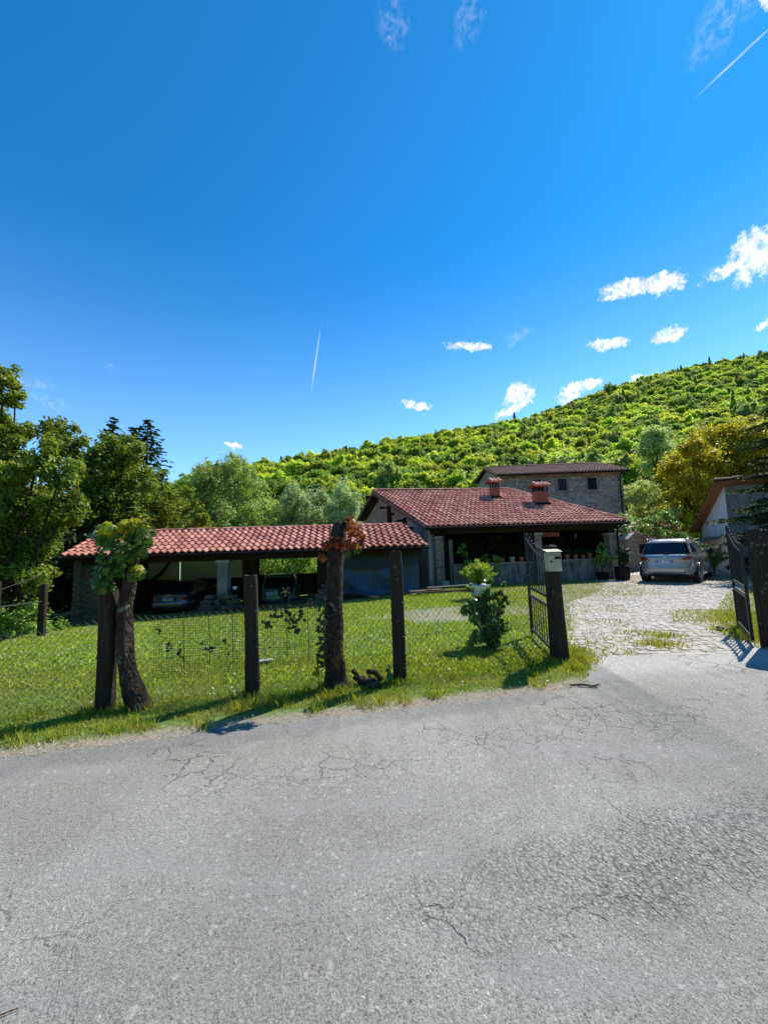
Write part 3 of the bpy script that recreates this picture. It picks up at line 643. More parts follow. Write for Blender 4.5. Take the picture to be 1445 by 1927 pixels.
LB = [(-14.06, 18.84, 6.65, 1.05), (-13.3, 19.26, 7.06, 1.07), (-15.07, 20.84, 5.89, 1.55), (-13.0, 20.23, 5.71, 1.25), (-14.82, 18.86, 5.39, 1.05), (-15.78, 19.81, 4.19, 1.47), (-13.94, 19.94, 4.14, 1.42), (-11.46, 19.05, 4.23, 1.18), (-11.13, 20.66, 4.27, 1.02), (-9.13, 18.92, 3.3, 0.64), (-11.55, 19.7, 3.35, 0.91), (-13.15, 20.05, 3.43, 1.3), (-15.99, 19.81, 2.82, 1.23), (-17.46, 20.24, 2.88, 1.25)]
LC = [(-17.71, 37.68, 9.04, 1.52), (-18.36, 38.53, 7.58, 2.03), (-16.95, 41.69, 7.98, 2.19), (-20.1, 40.46, 6.21, 1.88), (-16.37, 37.73, 5.29, 1.98), (-18.09, 39.63, 10.54, 0.98), (-19.16, 39.88, 10.91, 0.74)]
LC2 = [(-15.55, 39.56, 9.88, 1.59), (-14.48, 40.45, 9.44, 1.25), (-16.58, 43.77, 8.57, 2.3), (-14.31, 42.48, 7.41, 1.84), (-14.72, 39.61, 5.67, 2.08), (-13.43, 41.61, 5.52, 1.67), (-16.17, 41.88, 11.73, 0.91), (-16.28, 40.0, 9.7, 1.36)]
LD = [(-9.76, 43.33, 7.36, 1.61), (-11.23, 44.31, 5.68, 1.78), (-9.82, 47.94, 6.27, 2.08), (-7.89, 46.53, 7.71, 1.73), (-8.0, 43.39, 4.89, 1.61), (-11.21, 45.57, 8.65, 0.85)]
LE = [(-4.7, 41.45, 8.13, 1.28), (-3.94, 42.38, 7.06, 1.57), (-6.2, 45.86, 6.6, 1.84), (-3.88, 44.51, 5.45, 1.79), (-4.78, 41.5, 4.37, 1.54), (-4.44, 43.59, 9.25, 0.67)]
LFF = [(-25.75, 48.98, 9.98, 1.67), (-26.64, 50.08, 8.41, 2.01), (-26.93, 54.19, 8.53, 1.84), (-27.94, 52.6, 6.91, 2.12)]
LY = [(22.15, 29.2, 7.02, 1.08), (24.38, 29.86, 8.5, 1.39), (28.51, 32.31, 9.78, 1.7), (29.51, 31.36, 10.07, 1.65), (29.17, 29.24, 9.53, 1.54), (25.8, 30.71, 7.44, 1.9), (28.15, 30.91, 7.63, 2.1), (28.92, 29.52, 7.08, 2.01), (24.36, 32.02, 5.73, 1.49), (23.99, 29.32, 5.12, 1.63), (22.62, 30.53, 3.85, 1.04), (24.56, 31.07, 3.41, 1.35), (28.55, 30.7, 5.39, 1.9), (27.25, 31.38, 5.76, 1.94), (33.35, 32.03, 8.85, 2.48), (24.41, 32.98, 7.28, 0.92), (22.85, 30.06, 2.55, 1.12)]
LP = [(51.49, 70.65, 20.36, 2.4), (50.96, 72.24, 19.27, 2.23), (58.43, 78.16, 20.62, 2.42), (54.89, 75.86, 17.94, 2.82), (51.21, 70.74, 21.93, 1.53)]
LQ = [(19.86, 30.14, 5.38, 1.12), (21.2, 30.82, 5.87, 1.14), (22.06, 33.35, 4.38, 1.34), (22.78, 32.37, 4.47, 1.4), (21.94, 30.18, 3.0, 1.21), (21.3, 31.7, 3.13, 1.28), (20.12, 31.91, 3.18, 0.99)]
tree('walnut_tree', 'tall spreading broadleaf tree at the left edge with open sprays against the sky', 'tree', LA, (-12.9, 13.2, -2.6), .22, 1500, .17, LF_walnut, 1, asp=.42, droop=.8)
tree('broadleaf_tree', 'dark leafy tree in front of the three firs behind the shed roof', 'tree', LB, (-13.5, 20.5, -3), .28, 1000, .20, LF_mid, 2, asp=.5, droop=.5)
LBk = [(-16.5, 17.5, 3.2, 1.5), (-15.5, 17.0, 1.6, 1.6), (-14.9, 17.5, .2, 1.5), (-17.5, 16.5, .5, 1.6), (-16.5, 18, 4.6, 1.2), (-14.2, 18.3, 2.0, 1.1)]
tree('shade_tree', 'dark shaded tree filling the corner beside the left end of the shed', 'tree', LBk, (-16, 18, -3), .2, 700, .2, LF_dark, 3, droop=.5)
tree('poplar_tree', 'pale green poplar with two feathery tips behind the shed, furthest left of the pale ones', 'tree', LC, (-18, 40, -3), .3, 420, .26, LF_poplar, 4, asp=.5, flat=1.25)
tree('poplar_tree', 'tallest pale green poplar with one spiky tip behind the shed roof', 'tree', LC2, (-15.6, 41, -3), .3, 420, .26, LF_poplar, 5, asp=.5, flat=1.25)
tree('silver_poplar', 'broad silvery green poplar behind the middle of the shed ridge', 'tree', LD, (-9.7, 45, -3), .3, 420, .28, LF_silver, 6, asp=.5, flat=1.2)
tree('silver_poplar', 'narrow silvery green poplar just left of the farmhouse gable', 'tree', LE, (-4.6, 43.5, -3), .3, 420, .28, LF_silver, 7, asp=.5, flat=1.2)
tree('distant_tree', 'light green round tree at the foot of the hill just right of the firs', 'tree', LFF, (-26.8, 51, -3), .3, 350, .32, LF_bush, 8)
tree('chestnut_tree', 'golden yellow leaved tree behind the white plastered house', 'tree', LY, (26.5, 31.5, -.4), .35, 620, .21, LF_yellow, 9, asp=.6)
tree('pale_willow', 'round pale grey green tree standing out on the lower hillside at right', 'tree', LP, (52.5, 73, 12), .35, 300, .42, LF_pale, 10, flat=1.1)
tree('elder_tree', 'pale flowering shrubby tree between the stone house and the yellow tree', 'tree', LQ, (21.5, 31.5, -.4), .15, 900, .17, LF_pale, 11)
tree('hedge_bush', 'small clipped round bush just above the shed ridge', 'bush', [(-10.6, 21.5, 2.9, .75), (-10.0, 21.8, 2.8, .55)], (-10.4, 21.6, -1), .06, 2200, .10, LF_bush, 12)
# firs
def fir(name, label, loc, H, Rb, m, seed=0, group=None, dz=.32, nb=9, size=.22, z0=.6, cards=16, droop=.35, powr=.85):
    r = np.random.default_rng(seed); t = thing(name, label, 'tree', loc, group=group)
    MB().tube([loc, (loc[0], loc[1], loc[2]+H*.98)], [H*.018, .01], 7).build('trunk', M_barkfar, t)
    C = []; N = []; B = MB(); z = z0
    while z < H-.08:
        f = 1-z/H; rad = Rb*(f**powr)*r.uniform(.8, 1.08)+.06; n_ = max(4, int(nb*min(1, .4+f)))
        for k in range(n_):
            a = r.uniform(0, 2*np.pi); L_ = rad*r.uniform(.7, 1.12); nc = max(5, int(cards*L_/Rb+4))
            s = r.uniform(.08, 1, nc); wz = -droop*L_*s**1.3 + .12*L_*s**3
            side = r.normal(0, .11, nc)*L_*(1.1-s*.7)
            x_ = loc[0]+np.cos(a)*s*L_-np.sin(a)*side; y_ = loc[1]+np.sin(a)*s*L_+np.cos(a)*side
            C.append(np.stack([x_, y_, loc[2]+z+wz-np.abs(side)*.4], 1)); N.append(np.stack([r.normal(0, .35, nc), r.normal(0, .35, nc), np.ones(nc)], 1))
        z += dz*r.uniform(.8, 1.2)*(.55+.6*f)
    C = np.concatenate(C); N = np.concatenate(N); v, fc = leaves(C, N, size, r, .42, .6)
    npmesh('crown', v-np.array(loc), fc, m, t); return t
fir('fir_tree', 'leftmost of the three dark pointed firs behind the broadleaf tree', (-16.6, 23.2, -2.6), 13.0, 3.2, LF_needle, 1, 'dark firs behind the shed', size=.34, nb=14, cards=26, powr=.62)
fir('fir_tree', 'middle and shortest tipped dark fir of the three behind the shed', (-15.6, 23.6, -2.6), 12.6, 3.0, LF_needle, 2, 'dark firs behind the shed', size=.34, nb=14, cards=26, powr=.62)
fir('fir_tree', 'rightmost and broadest dark fir behind the left end of the shed roof', (-14.1, 22.6, -2.6), 12.7, 3.7, LF_needle, 3, 'dark firs behind the shed', size=.34, nb=15, cards=28, powr=.62)
fir('spruce_tree', 'large dark spruce with drooping boughs at the right edge in front of the white house', (16.5, 14.3, -.3), 8.8, 3.8, LF_needle, 4, size=.20, nb=15, cards=260, z0=2.4, dz=.30, droop=.30, powr=.5)

# shrubs near the house
def shrub(name, label, lobes, base, dens, size, m, seed=0, cat='bush', stem=.03, group=None, **k):
    t = thing(name, label, cat, base, group=group); limbs(lobes, base, stem, t, M_barkfar, 'stem', seed=seed); fol('foliage', lobes, dens, size, m, t, seed, **k); return t
shrub('dark_shrub', 'green shrub beyond the lawn edge at far left below the walnut branches', [(-12.2, 12.3, -.5, .8), (-11.2, 12.6, -.4, .7), (-13, 12, .1, .9), (-10.6, 11.9, -.8, .55), (-12.0, 11.6, -1.1, .7)], (-12, 12.5, -2), 1900, .12, LF_bush, 20)
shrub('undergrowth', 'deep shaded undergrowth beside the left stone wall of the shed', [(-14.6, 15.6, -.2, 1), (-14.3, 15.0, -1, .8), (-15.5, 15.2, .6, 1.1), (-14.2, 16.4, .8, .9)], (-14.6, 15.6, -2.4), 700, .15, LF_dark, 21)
for i, (a, lab) in enumerate((([( -8.4, 22, .6, 1.2), (-7.2, 22.5, 1.0, 1.2), (-6.2, 22, .2, 1.3)], 'leafy bush seen through the open shed left of the green car'), ([(-4.9, 22.3, .9, 1.2), (-3.6, 22, .4, 1.4), (-2.4, 22.5, 1.1, 1.2)], 'leafy bush seen through the open shed right above the green car'))):
    shrub('bush_behind_shed', lab, a, (a[1][0], 22.4, -2.5), 800, .16, LF_bush, 22+i, group='bushes behind the open shed')
# climbing roses beside the stone outbuilding
RL = [(12.3, 20.0, 2.45, .38), (12.7, 20.6, 2.65, .42), (13.4, 21.5, 2.75, .45), (14.2, 22.4, 2.6, .45), (15.2, 24.6, 2.5, .6), (16.2, 24.8, 2.4, .7), (17.3, 25, 2.3, .8), (18.6, 25.4, 2.2, .8), (19.5, 25.5, 1.8, .8), (17.6, 25.2, 3.0, .6), (18.9, 25.8, 3.1, .6)]
t = shrub('climbing_rose', 'climbing rose with pale pink and red blooms behind the silver car', RL, (15.5, 25.6, -.3), 1500, .12, LF_rose, 30)
r = np.random.default_rng(4)
for nm, ls, nn, mm_ in (('pink_blooms', RL[:7], 90, M_pink), ('red_blooms', [(16.4, 24.1, 2.45, .35), (18.3, 24.7, 2.4, .4), (17.4, 24.3, 2.9, .3)], 40, M_redfl)):
    C = []
    for _ in range(nn): l = ls[r.integers(len(ls))]; d = r.normal(size=3); d[1] = -abs(d[1]); d /= np.linalg.norm(d); C.append(np.array(l[:3])+d*l[3]*.95)
    C = np.repeat(np.array(C), 5, 0)+r.normal(0, .025, (len(C)*5, 3)); v, f = leaves(C, np.tile([0, -1, .6], (len(C), 1))+r.normal(0, .5, (len(C), 3)), .085, r, .9)
    npmesh(nm, v-np.array(wloc(t)), f, mm_, t)['kind'] = 'stuff'
shrub('oleander_bush', 'tall bush with pale leaf tips between the silver car and the white house wall', [(15.7, 18.9, .35, .42), (16.0, 18.7, .75, .42), (15.4, 18.9, .8, .40), (15.6, 18.6, 1.05, .30)], (15.8, 18.8, -.15), 2600, .09, LF_bush, 31)
shrub('dark_bush', 'dark green spiky bush against the foot of the white house corner', [(16.5, 18.3, .25, .38), (16.9, 18.0, .5, .38), (17.3, 17.6, .3, .4)], (16.9, 18.1, -.15), 2200, .10, LF_dark, 32)

# hillside wood
def crownmesh(name, lobes, dens, size, m, seed, **k):
    r = np.random.default_rng(seed); c, nn = lobecloud(lobes, dens, r, .7, **k); v, f = leaves(c, nn, size, r, .7)
    me_o = npmesh(name, v, f, m); return me_o
def rl(seed, n, R0, H):
    r = np.random.default_rng(seed); out = [(0, 0, H*.62, R0*.8)]
    for _ in range(n): a = r.uniform(0, 6.28); q = r.uniform(.35, .75)*R0; out.append((q*math.cos(a), q*math.sin(a), H*r.uniform(.42, .85), R0*r.uniform(.35, .55)))
    return out
hr = np.random.default_rng(77)
def cones(seed, H, R0, dens, size, m, name):
    r = np.random.default_rng(seed); n = dens; z = r.uniform(0, 1, n)**1.25; a = r.uniform(0, 6.28, n); rad = R0*(1-z)*r.uniform(.55, 1.05, n)+.1
    tier = np.abs((z*11) % 1-.5); rad *= .75+.5*tier
    c = np.stack([rad*np.cos(a), rad*np.sin(a), H*(.06+.94*z)], 1); nn = np.stack([np.cos(a)*.6, np.sin(a)*.6, np.ones(n)], 1)+r.normal(0, .3, (n, 3)); v, f = leaves(c, nn, size, r, .45, .4)
    return npmesh(name, v, f, m)
variants = []
for i in range(4): variants.append(crownmesh('hillside_tree', rl(i+40, 9, 3.1, 8.0), 300, .38, LF_hill, i+50, flat=.95))
variants.append(crownmesh('hillside_tree', rl(46, 8, 2.9, 7.6), 300, .38, LF_hilldark, 58, flat=.9))
variants.append(crownmesh('hillside_tree', rl(47, 7, 2.5, 10.5), 330, .34, LF_poplar, 59, flat=1.15))
variants.append(cones(3, 11, 2.4, 1800, .6, LF_hilldark, 'hillside_conifer'))
for i, o in enumerate(variants): o.data.name = 'hill_crown_%d' % i
# candidate spots, nearest first
cand = []
for gx in np.arange(-150, 480, 3.1):
    for gy in np.arange(52, 430, 3.3):
        x = gx + hr.uniform(-2, 2); y = gy + hr.uniform(-2, 2)
        if abs(x) > y*1.12+12: continue
        yr = float(np.interp(x, RX, RY))
        if y > yr + 7: continue
        keep = 1.0 if y < 260 else .85
        if hr.random() > keep: continue
        cand.append((math.hypot(x, y), x, y))
cand.sort()
n1_ = vnoise(np.array([c[1] for c in cand]), np.array([c[2] for c in cand]), .035, 31)
def pickv(x, y, q, ridge):
    u = hr.random()
    if ridge and u < .03: return 6
    if q > .62 or x < 35 and u < .42: return 4 if u < .55 else hr.integers(0, 4)
    if u < .12: return 4
    if y < 125 and x < 60 and u < .55: return 5
    if u < .14: return 6
    if u < .26: return 5
    return int(hr.integers(0, 4))
IND = 300; used = set(); count = 0; pts = []; 
labels = {0: 'round bright green broadleaf tree on the lower wooded hillside', 4: 'dark green round tree on the lower wooded hillside', 5: 'pale feathery green tree on the lower wooded hillside', 6: 'dark pointed conifer among broadleaf trees on the lower hillside'}
for i, (d, x, y) in enumerate(cand):
    vi = int(pickv(x, y, n1_[i], y > float(np.interp(x, RX, RY))-6)); z = float(hz(x, y)) - .6
    s = hr.choice([.62, .8, .95, 1.1, 1.4])*hr.uniform(.85, 1.15)*(1.0 if d > 90 else .85); rot = hr.uniform(0, 6.28)
    vis = y < 150
    if count < IND and vis and x < y*1.02 and x > -y*.55:
        if count < 7: vi = count
        o = variants[vi] if vi not in used else variants[vi].copy()
        if vi in used: COL.objects.link(o)
        used.add(vi); count += 1
        o.location = (x, y, z); o.rotation_euler = (0, 0, rot); o.scale = (s, s, s*hr.uniform(.9, 1.2))
        k_ = vi if vi > 3 else 0; tag(o, labels[k_], 'tree', 'hillside trees, ' + ('bright green', '', '', '', 'dark green', 'pale', 'conifers')[k_])
    else: pts.append((x, y, z, s, rot, vi))
pts = np.array(pts)
me = bpy.data.meshes.new('hill_wood'); me.vertices.add(len(pts)); me.vertices.foreach_set('co', pts[:, :3].astype(np.float32).ravel())
for nm, ty, arr in (('sc', 'FLOAT', pts[:, 3]), ('rot', 'FLOAT', pts[:, 4]), ('var', 'INT', pts[:, 5].astype(np.int32))):
    at = me.attributes.new(nm, ty, 'POINT'); at.data.foreach_set('value', arr.astype(np.int32 if ty == 'INT' else np.float32))
wood_o = bpy.data.objects.new('hill_wood', me); COL.objects.link(wood_o)
tag(wood_o, 'dense sunlit forest covering the whole hillside up to the skyline', 'forest', kind='stuff')
ng = bpy.data.node_groups.new('wood', 'GeometryNodeTree'); ng.interface.new_socket('Geometry', in_out='INPUT', socket_type='NodeSocketGeometry'); ng.interface.new_socket('Geometry', in_out='OUTPUT', socket_type='NodeSocketGeometry')
N_ = ng.nodes; LK = ng.links.new; gi = N_.new('NodeGroupInput'); go = N_.new('NodeGroupOutput'); jg = N_.new('GeometryNodeJoinGeometry')
def attr(nm, ty):
    a = N_.new('GeometryNodeInputNamedAttribute'); a.data_type = ty; a.inputs[0].default_value = nm; return a.outputs[0]
ar = attr('rot', 'FLOAT'); asc = attr('sc', 'FLOAT'); av = attr('var', 'INT'); cx_ = N_.new('ShaderNodeCombineXYZ'); LK(ar, cx_.inputs[2])
for i, o in enumerate(variants):
    ip = N_.new('GeometryNodeInstanceOnPoints'); oi = N_.new('GeometryNodeObjectInfo'); oi.inputs[0].default_value = o; oi.transform_space = 'ORIGINAL'
    cmp_ = N_.new('FunctionNodeCompare'); cmp_.data_type = 'INT'; cmp_.operation = 'EQUAL'; LK(av, cmp_.inputs[2]); cmp_.inputs[3].default_value = i
    LK(gi.outputs[0], ip.inputs[0]); LK(cmp_.outputs[0], ip.inputs['Selection']); LK(oi.outputs['Geometry'], ip.inputs['Instance']); LK(cx_.outputs[0], ip.inputs['Rotation']); LK(asc, ip.inputs['Scale']); LK(ip.outputs[0], jg.inputs[0])
LK(jg.outputs[0], go.inputs[0]); mod = wood_o.modifiers.new('wood', 'NODES'); mod.node_group = ng

# ------------------------------------------------------------------ roofs
def roof_tiles(A, B, C, ntile, nrow, clip=None, amp=.045, lift=.035, top=None, seed=0, jit=.013):
    """A,B = eave ends, C = ridge above A; tiles sheared along A->C"""
    rn = random.Random(seed); A, B, C = Vector(A), Vector(B), Vector(C); U = (B-A); Vv = (C-A); Nn = U.cross(Vv).normalized()
    if Nn.z < 0: Nn = -Nn
    prof = [(0, .0), (.09, .62), (.2, .93), (.31, 1.0), (.42, .93), (.53, .62), (.62, .05), (.80, -.22), (1.0, .0)]
    vs = []; fs = []
    for i in range(ntile):
        for j in range(nrow):
            um = (i+.5)/ntile; vm = (j+.5)/nrow
            if clip and not clip(um, vm): continue
            b = len(vs); dy = rn.uniform(-jit, jit)*1.5; dz = rn.uniform(0, jit)
            for row, (tv, hz_) in enumerate(((-.02, -.022), (-.02, lift), (1.06, .0))):
                for s, h in prof:
                    w = .5 + (s-.5)*(1.0 if row < 2 else .96)
                    p = A + U*((i+w)/ntile) + Vv*min((j+tv)/nrow, 1.0) + Nn*(amp*h + hz_ + dz + .02) + Vv.normalized()*dy
                    vs.append(tuple(p))
            n = len(prof)
            for r_ in range(2):
                for k in range(n-1): fs.append((b+r_*n+k, b+r_*n+k+1, b+(r_+1)*n+k+1, b+(r_+1)*n+k))
    m = MB(); m.v = vs; m.f = fs; return m
def ridge_caps(mb, a, b, n, r=.085, seed=1):
    a, b = Vector(a), Vector(b); rn = random.Random(seed); d = (b-a)/n; 
    for i in range(n):
        p = a+d*i; q = a+d*(i+1.12); side = d.cross(Vector((0,0,1))).normalized(); up = side.cross(d).normalized()
        if up.z < 0: up = -up
        vs = []; dz = rn.uniform(-.008, .008)
        for t, (pp, rr) in enumerate(((p, r*1.08), (q, r*.92))):
            for k in range(8):
                an = math.pi*k/7; vs.append(tuple(pp + side*math.cos(an)*rr + up*(math.sin(an)*rr*.85+dz+(.014 if t == 0 else 0))))
        mb.add(vs, [(k, k+1, k+9, k+8) for k in range(7)] + [tuple(range(8))])
def slab(A, B, C, D, t):
    A, B, C, D = map(Vector, (A, B, C, D)); n = (B-A).cross(D-A).normalized(); 
    if n.z < 0: n = -n
    return MB().add([tuple(p) for p in (A, B, C, D)] + [tuple(p-n*t) for p in (A, B, C, D)], [(0,1,2,3), (7,6,5,4), (0,4,5,1), (1,5,6,2), (2,6,7,3), (3,7,4,0)])
def wallpoly(pts, th, nrm):
    n = Vector(nrm).normalized()*th; k = len(pts); P_ = [Vector(p) for p in pts]
    return MB().add([tuple(p) for p in P_]+[tuple(p+n) for p in P_], [tuple(range(k)), tuple(range(2*k-1, k-1, -1))]+[(i, i+k, (i+1)%k+k, (i+1)%k) for i in range(k)])

def cut(o, p, n):
    import bmesh
    bm = bmesh.new(); bm.from_mesh(o.data); w_ = wloc(o)
    bmesh.ops.bisect_plane(bm, geom=bm.verts[:]+bm.edges[:]+bm.faces[:], plane_co=Vector(p)-w_, plane_no=Vector(n), clear_outer=True)
    bm.to_mesh(o.data); bm.free()
# ---- open shed (car port)
SH = (-6, 17, -.9)
sh = thing('open_shed', 'long low open fronted shed with red tiled roof sheltering two parked cars', 'shed', SH)
A = (-13.0, 15.45, 1.74); B = (1.72, 15.45, 1.72); C = (-13.3, 18.0, 2.80); D = (.82, 18.0, 2.72)
mb = roof_tiles(A, B, C, 52, 7, clip=lambda u, v: u < 1-.061*v+.04, seed=2, lift=.055, amp=.072); rf = mb.build('roof', M_tileshed, sh); cut(rf, (1.74, 15.45, 1.7), (.943, .333, 0))
cp = MB(); ridge_caps(cp, (-13.35, 18.0, 2.86), (.8, 18.0, 2.78), 34, .10); cp.build('ridge_caps', M_tile, rf)
mb = slab(A, B, D, C, .05); mb.v = [(x, y, z-.02) for x, y, z in mb.v]
Bk = (-13.3, 20.4, 1.85); Bk2 = (.5, 20.4, 1.8); m2 = slab(C, D, Bk2, Bk, .05); mb.add(m2.v, m2.f); mb.build('roof_deck', M_beam, sh)
roof_tiles(Bk, tuple(Vector(Bk)+Vector(D)-Vector(C)), C, 50, 6, seed=3).build('back_tiles', M_tile, rf)
g_ = MB(); g_.tube([(-13.1, 15.36, 1.68), (1.75, 15.36, 1.66)], .055, 8); g_.build('gutter', M_gutter, sh)
b_ = MB(); b_.beam((-12.8, 15.75, 1.52), (1.5, 15.75, 1.52), .16, .24); b_.beam((-12.8, 20.2, 1.6), (.5, 20.2, 1.6), .16, .24)
for k in range(16): x = -12.7 + k*.93; b_.beam((x, 15.5, 1.60), (x, 18.0, 2.60), .08, .12)
b_.build('roof_beams', M_beam, sh)
w = MB(); w.box((-12.0, 15.95, .35), (.85, .4, 2.5)); w.box((-12.42, 15.75, .35), (.28, .28, 2.5)); w.build('stone_wall_left', M_stonerough, sh).name = 'stone_wall'
w = MB(); w.box((-12.5, 18, .3), (.3, 4.4, 2.6)); w.build('end_wall', M_stonerough, sh)
w = MB(); w.box((-8.7, 20.2, 1.02), (3.9, .08, 1.15)); w.box((-11.6, 20.2, 1.02), (1.8, .08, 1.15)); w.build('white_panel', M_panel, sh)
w = MB(); w.box((-7.15, 20.14, 1.02), (.03, .03, 1.15)); w.build('panel_joint', M_gutter, sh)
w = MB(); w.box((-9.4, 20.25, -.6), (6.2, .12, 2.1)); w.box((-4.0, 20.25, -.45), (5.2, .12, 2.0)); w.box((-.6, 20.25, .4), (2.6, .12, 2.8)); w.build('dark_back_wall', M_beam, sh).name = 'back_boarding'
MB().box((-5.75, 16.6, .5), (.55, .5, 2.2)).build('timber_post', M_beam, sh); MB().box((-2.55, 16.1, .5), (.5, .5, 2.4)).build('timber_post', M_beam, sh)
w = MB(); w.box((-6.55, 15.75, .55), (.42, .38, 1.5), bev=.02, jit=.004); w.build('stone_pillar', M_plgrey, sh)
w = MB(); w.box((-6.55, 15.75, 1.36), (.54, .48, .13), bev=.02); w.build('pillar_capital', M_conc, sh)
w = MB(); w.box((-2.15, 15.8, .45), (.34, .34, 2.2), bev=.02); w.build('stone_pillar', M_plgrey, sh)
random.seed(11)
def rubble(name, label, spots, group=None):
    m = MB()
    for x, y, z, sx, sy, sz in spots: m.box((x, y, z), (sx, sy, sz), rz=random.uniform(-.25, .25), bev=.03, jit=.015)
    o = m.build(name, M_stonerough, None, origin=(spots[0][0], spots[0][1], float(gz(spots[0][0], spots[0][1])))); tag(o, label, 'rubble wall', group)
sp = []
for k in range(46):
    lv = k//12; x = random.uniform(-7.25, -5.95) if lv < 3 else random.uniform(-7.0, -6.1); sp.append((x, 15.55+random.uniform(-.12, .2), -.62+lv*.2, random.uniform(.22, .42), random.uniform(.25, .4), random.uniform(.14, .22)))
rubble('rubble_base', 'heap of rough stones round the foot of the pale pillar between the two cars', sp)
sp = [(random.uniform(-2.75, -2.0), 15.55+random.uniform(-.1, .15), -.5+ (k//5)*.19, random.uniform(.2, .36), .3, random.uniform(.13, .2)) for k in range(26)]
rubble('rubble_base', 'pile of rough stones behind the red leaved trunk at the tarpaulin end', sp)
tag(MB().box((-6.0, 15.45, .21), (.45, .3, .06), bev=.01).build('tray', M_gutter, None, origin=(-6, 15.45, .18)), 'small dark tray lying on the stones beside the pillar', 'tray')
c_ = MB(); c_.lathe((-5.98, 15.42, .24), [(.0, 0), (.06, 0), (.085, .07), (.09, .13), (.075, .13), (.06, .03), (0, .03)], 12); tag(c_.build('white_cup', M_whitepot, None, smooth=True, origin=(-5.98, 15.42, .24)), 'small white cup standing on the dark tray by the pillar', 'cup')
# tarpaulin closing the right bay
def sheet(name, x0, x1, y, z0f, z1, m, label, cat, amp=.05, seed=0):
    nx, nz_ = 60, 24; vs = []
    r = np.random.default_rng(seed)
    for i in range(nx):
        for j in range(nz_):
            x = x0+(x1-x0)*i/(nx-1); t = j/(nz_-1); zb = z0f(x); z = z1-(z1-zb)*t
            yy_ = y + amp*(math.sin(x*9+t*2)*.5+math.sin(x*4.1-t*5)*.8+float(vnoise(np.array(x*3.+9), np.array(t*5.), 1, 5))*1.2)*(.2+t) - .1*t
            vs.append((x, yy_, z))
    fs = [(i*nz_+j, (i+1)*nz_+j, (i+1)*nz_+j+1, i*nz_+j+1) for i in range(nx-1) for j in range(nz_-1)]
    o = MB(); o.v = vs; o.f = fs; o = o.build(name, m, None, smooth=True, origin=((x0+x1)/2, y, z0f((x0+x1)/2))); tag(o, label, cat); return o
sheet('tarpaulin', -1.95, 1.35, 15.9, lambda x: -.16+.05*math.sin(x*3), 1.0, M_tarp, 'crumpled blue tarpaulin hanging across the right bay of the shed', 'tarpaulin', .07)
sheet('shade_net', -1.95, 1.35, 15.85, lambda x: .95+.06*math.sin(x*2), 1.5, M_shade, 'dark shading net strung above the blue tarpaulin', 'net', .02, 3)

# ---- farmhouse
FH = (6, 20, -.1)
fh = thing('farmhouse', 'low farmhouse with broad red tiled roof, two brick chimneys and a deep dark porch', 'house', FH)
A = (1.85, 17.0, 2.58); B = (11.75, 18.72, 2.64); C = (-.56, 22.0, 5.0); D = (7.79, 23.5, 5.03)
Dd = (9.34, 23.72, 5.04)
mb = roof_tiles(A, B, C, 42, 17, clip=lambda u, v: u < 1-.19*v+.04, seed=4, amp=.05, lift=.04); rf = mb.build('roof', M_tile, fh); cut(rf, (11.77, 18.72, 2.6), (.77, .638, 0))
cp = MB(); ridge_caps(cp, (-.6, 22.0, 5.08), (7.79, 23.5, 5.11), 24, .10); ridge_caps(cp, (11.75, 18.75, 2.72), (7.79, 23.5, 5.1), 17, .10, 2); cp.build('ridge_caps', M_tile, rf)
E_ = (12.6, 27.2, 2.66); Fb = (-1.74, 25.1, 3.62); Fr = (8.5, 27.0, 3.6)
m = slab(A, B, D, C, .07); m.v = [(x, y, z-.03) for x, y, z in m.v]
m2 = slab(B, E_, Fr, D, .07); m.add(m2.v, m2.f); m2 = slab(C, D, Fr, Fb, .07); m.add(m2.v, m2.f); m.build('roof_deck', M_beam, fh)
roof_tiles(Fb, tuple(Vector(Fb)+Vector(D)-Vector(C)), C, 34, 8, seed=5).build('back_tiles', M_tiledull, rf)
m = MB(); m.beam((1.80, 16.98, 2.50), (-.61, 21.98, 4.92), .05, .17); m.beam((-.61, 21.98, 4.92), (-1.80, 25.1, 3.54), .05, .17); m.build('rake_board', M_board, fh)
m = MB(); m.tube([(1.78, 16.9, 2.50), (11.85, 18.64, 2.55)], .065, 8); m.build('gutter', M_gutter, fh)
m = MB(); m.beam((2.1, 17.5, 2.36), (11.5, 19.13, 2.42), .2, .24); 
for k in range(22):
    t = k/21; a = Vector((2.0, 17.05, 2.46)).lerp(Vector((11.4, 18.7, 2.5)), t); m.beam(a, a+Vector((-2.2, 4.6, 2.2))*.85, .09, .11)
m.build('roof_beams', M_beam, fh)
# gable wall facing the shed: rough stone at the back, mauve render towards the eave
m = wallpoly([(1.95, 17.45, -.4), (1.95, 17.45, 2.45), (.9, 19.65, 3.48), (.9, 19.65, -.4)], .3, (.88, .42, 0)); m.build('rendered_wall', M_plcream, fh)
m = wallpoly([(.9, 19.66, -.4), (.9, 19.66, 3.48), (-.22, 22.0, 4.6), (-1.36, 25.0, 3.3), (-1.36, 25.0, -.4)], .3, (.88, .42, 0)); m.build('stone_gable', M_stonepale, fh)
m = MB(); m.beam((1.02, 19.3, 1.5), (1.02, 19.3, 3.2), .2, .25); m.beam((.25, 20.9, 1.8), (.25, 20.9, 4.0), .2, .25)
for k in range(6): m.beam((1.35-k*.42, 18.2+k*.88, 2.62+k*.43), (1.05-k*.42, 18.0+k*.88, 2.60+k*.43), .1, .12)
m.build('gable_timbers', M_beam, fh)
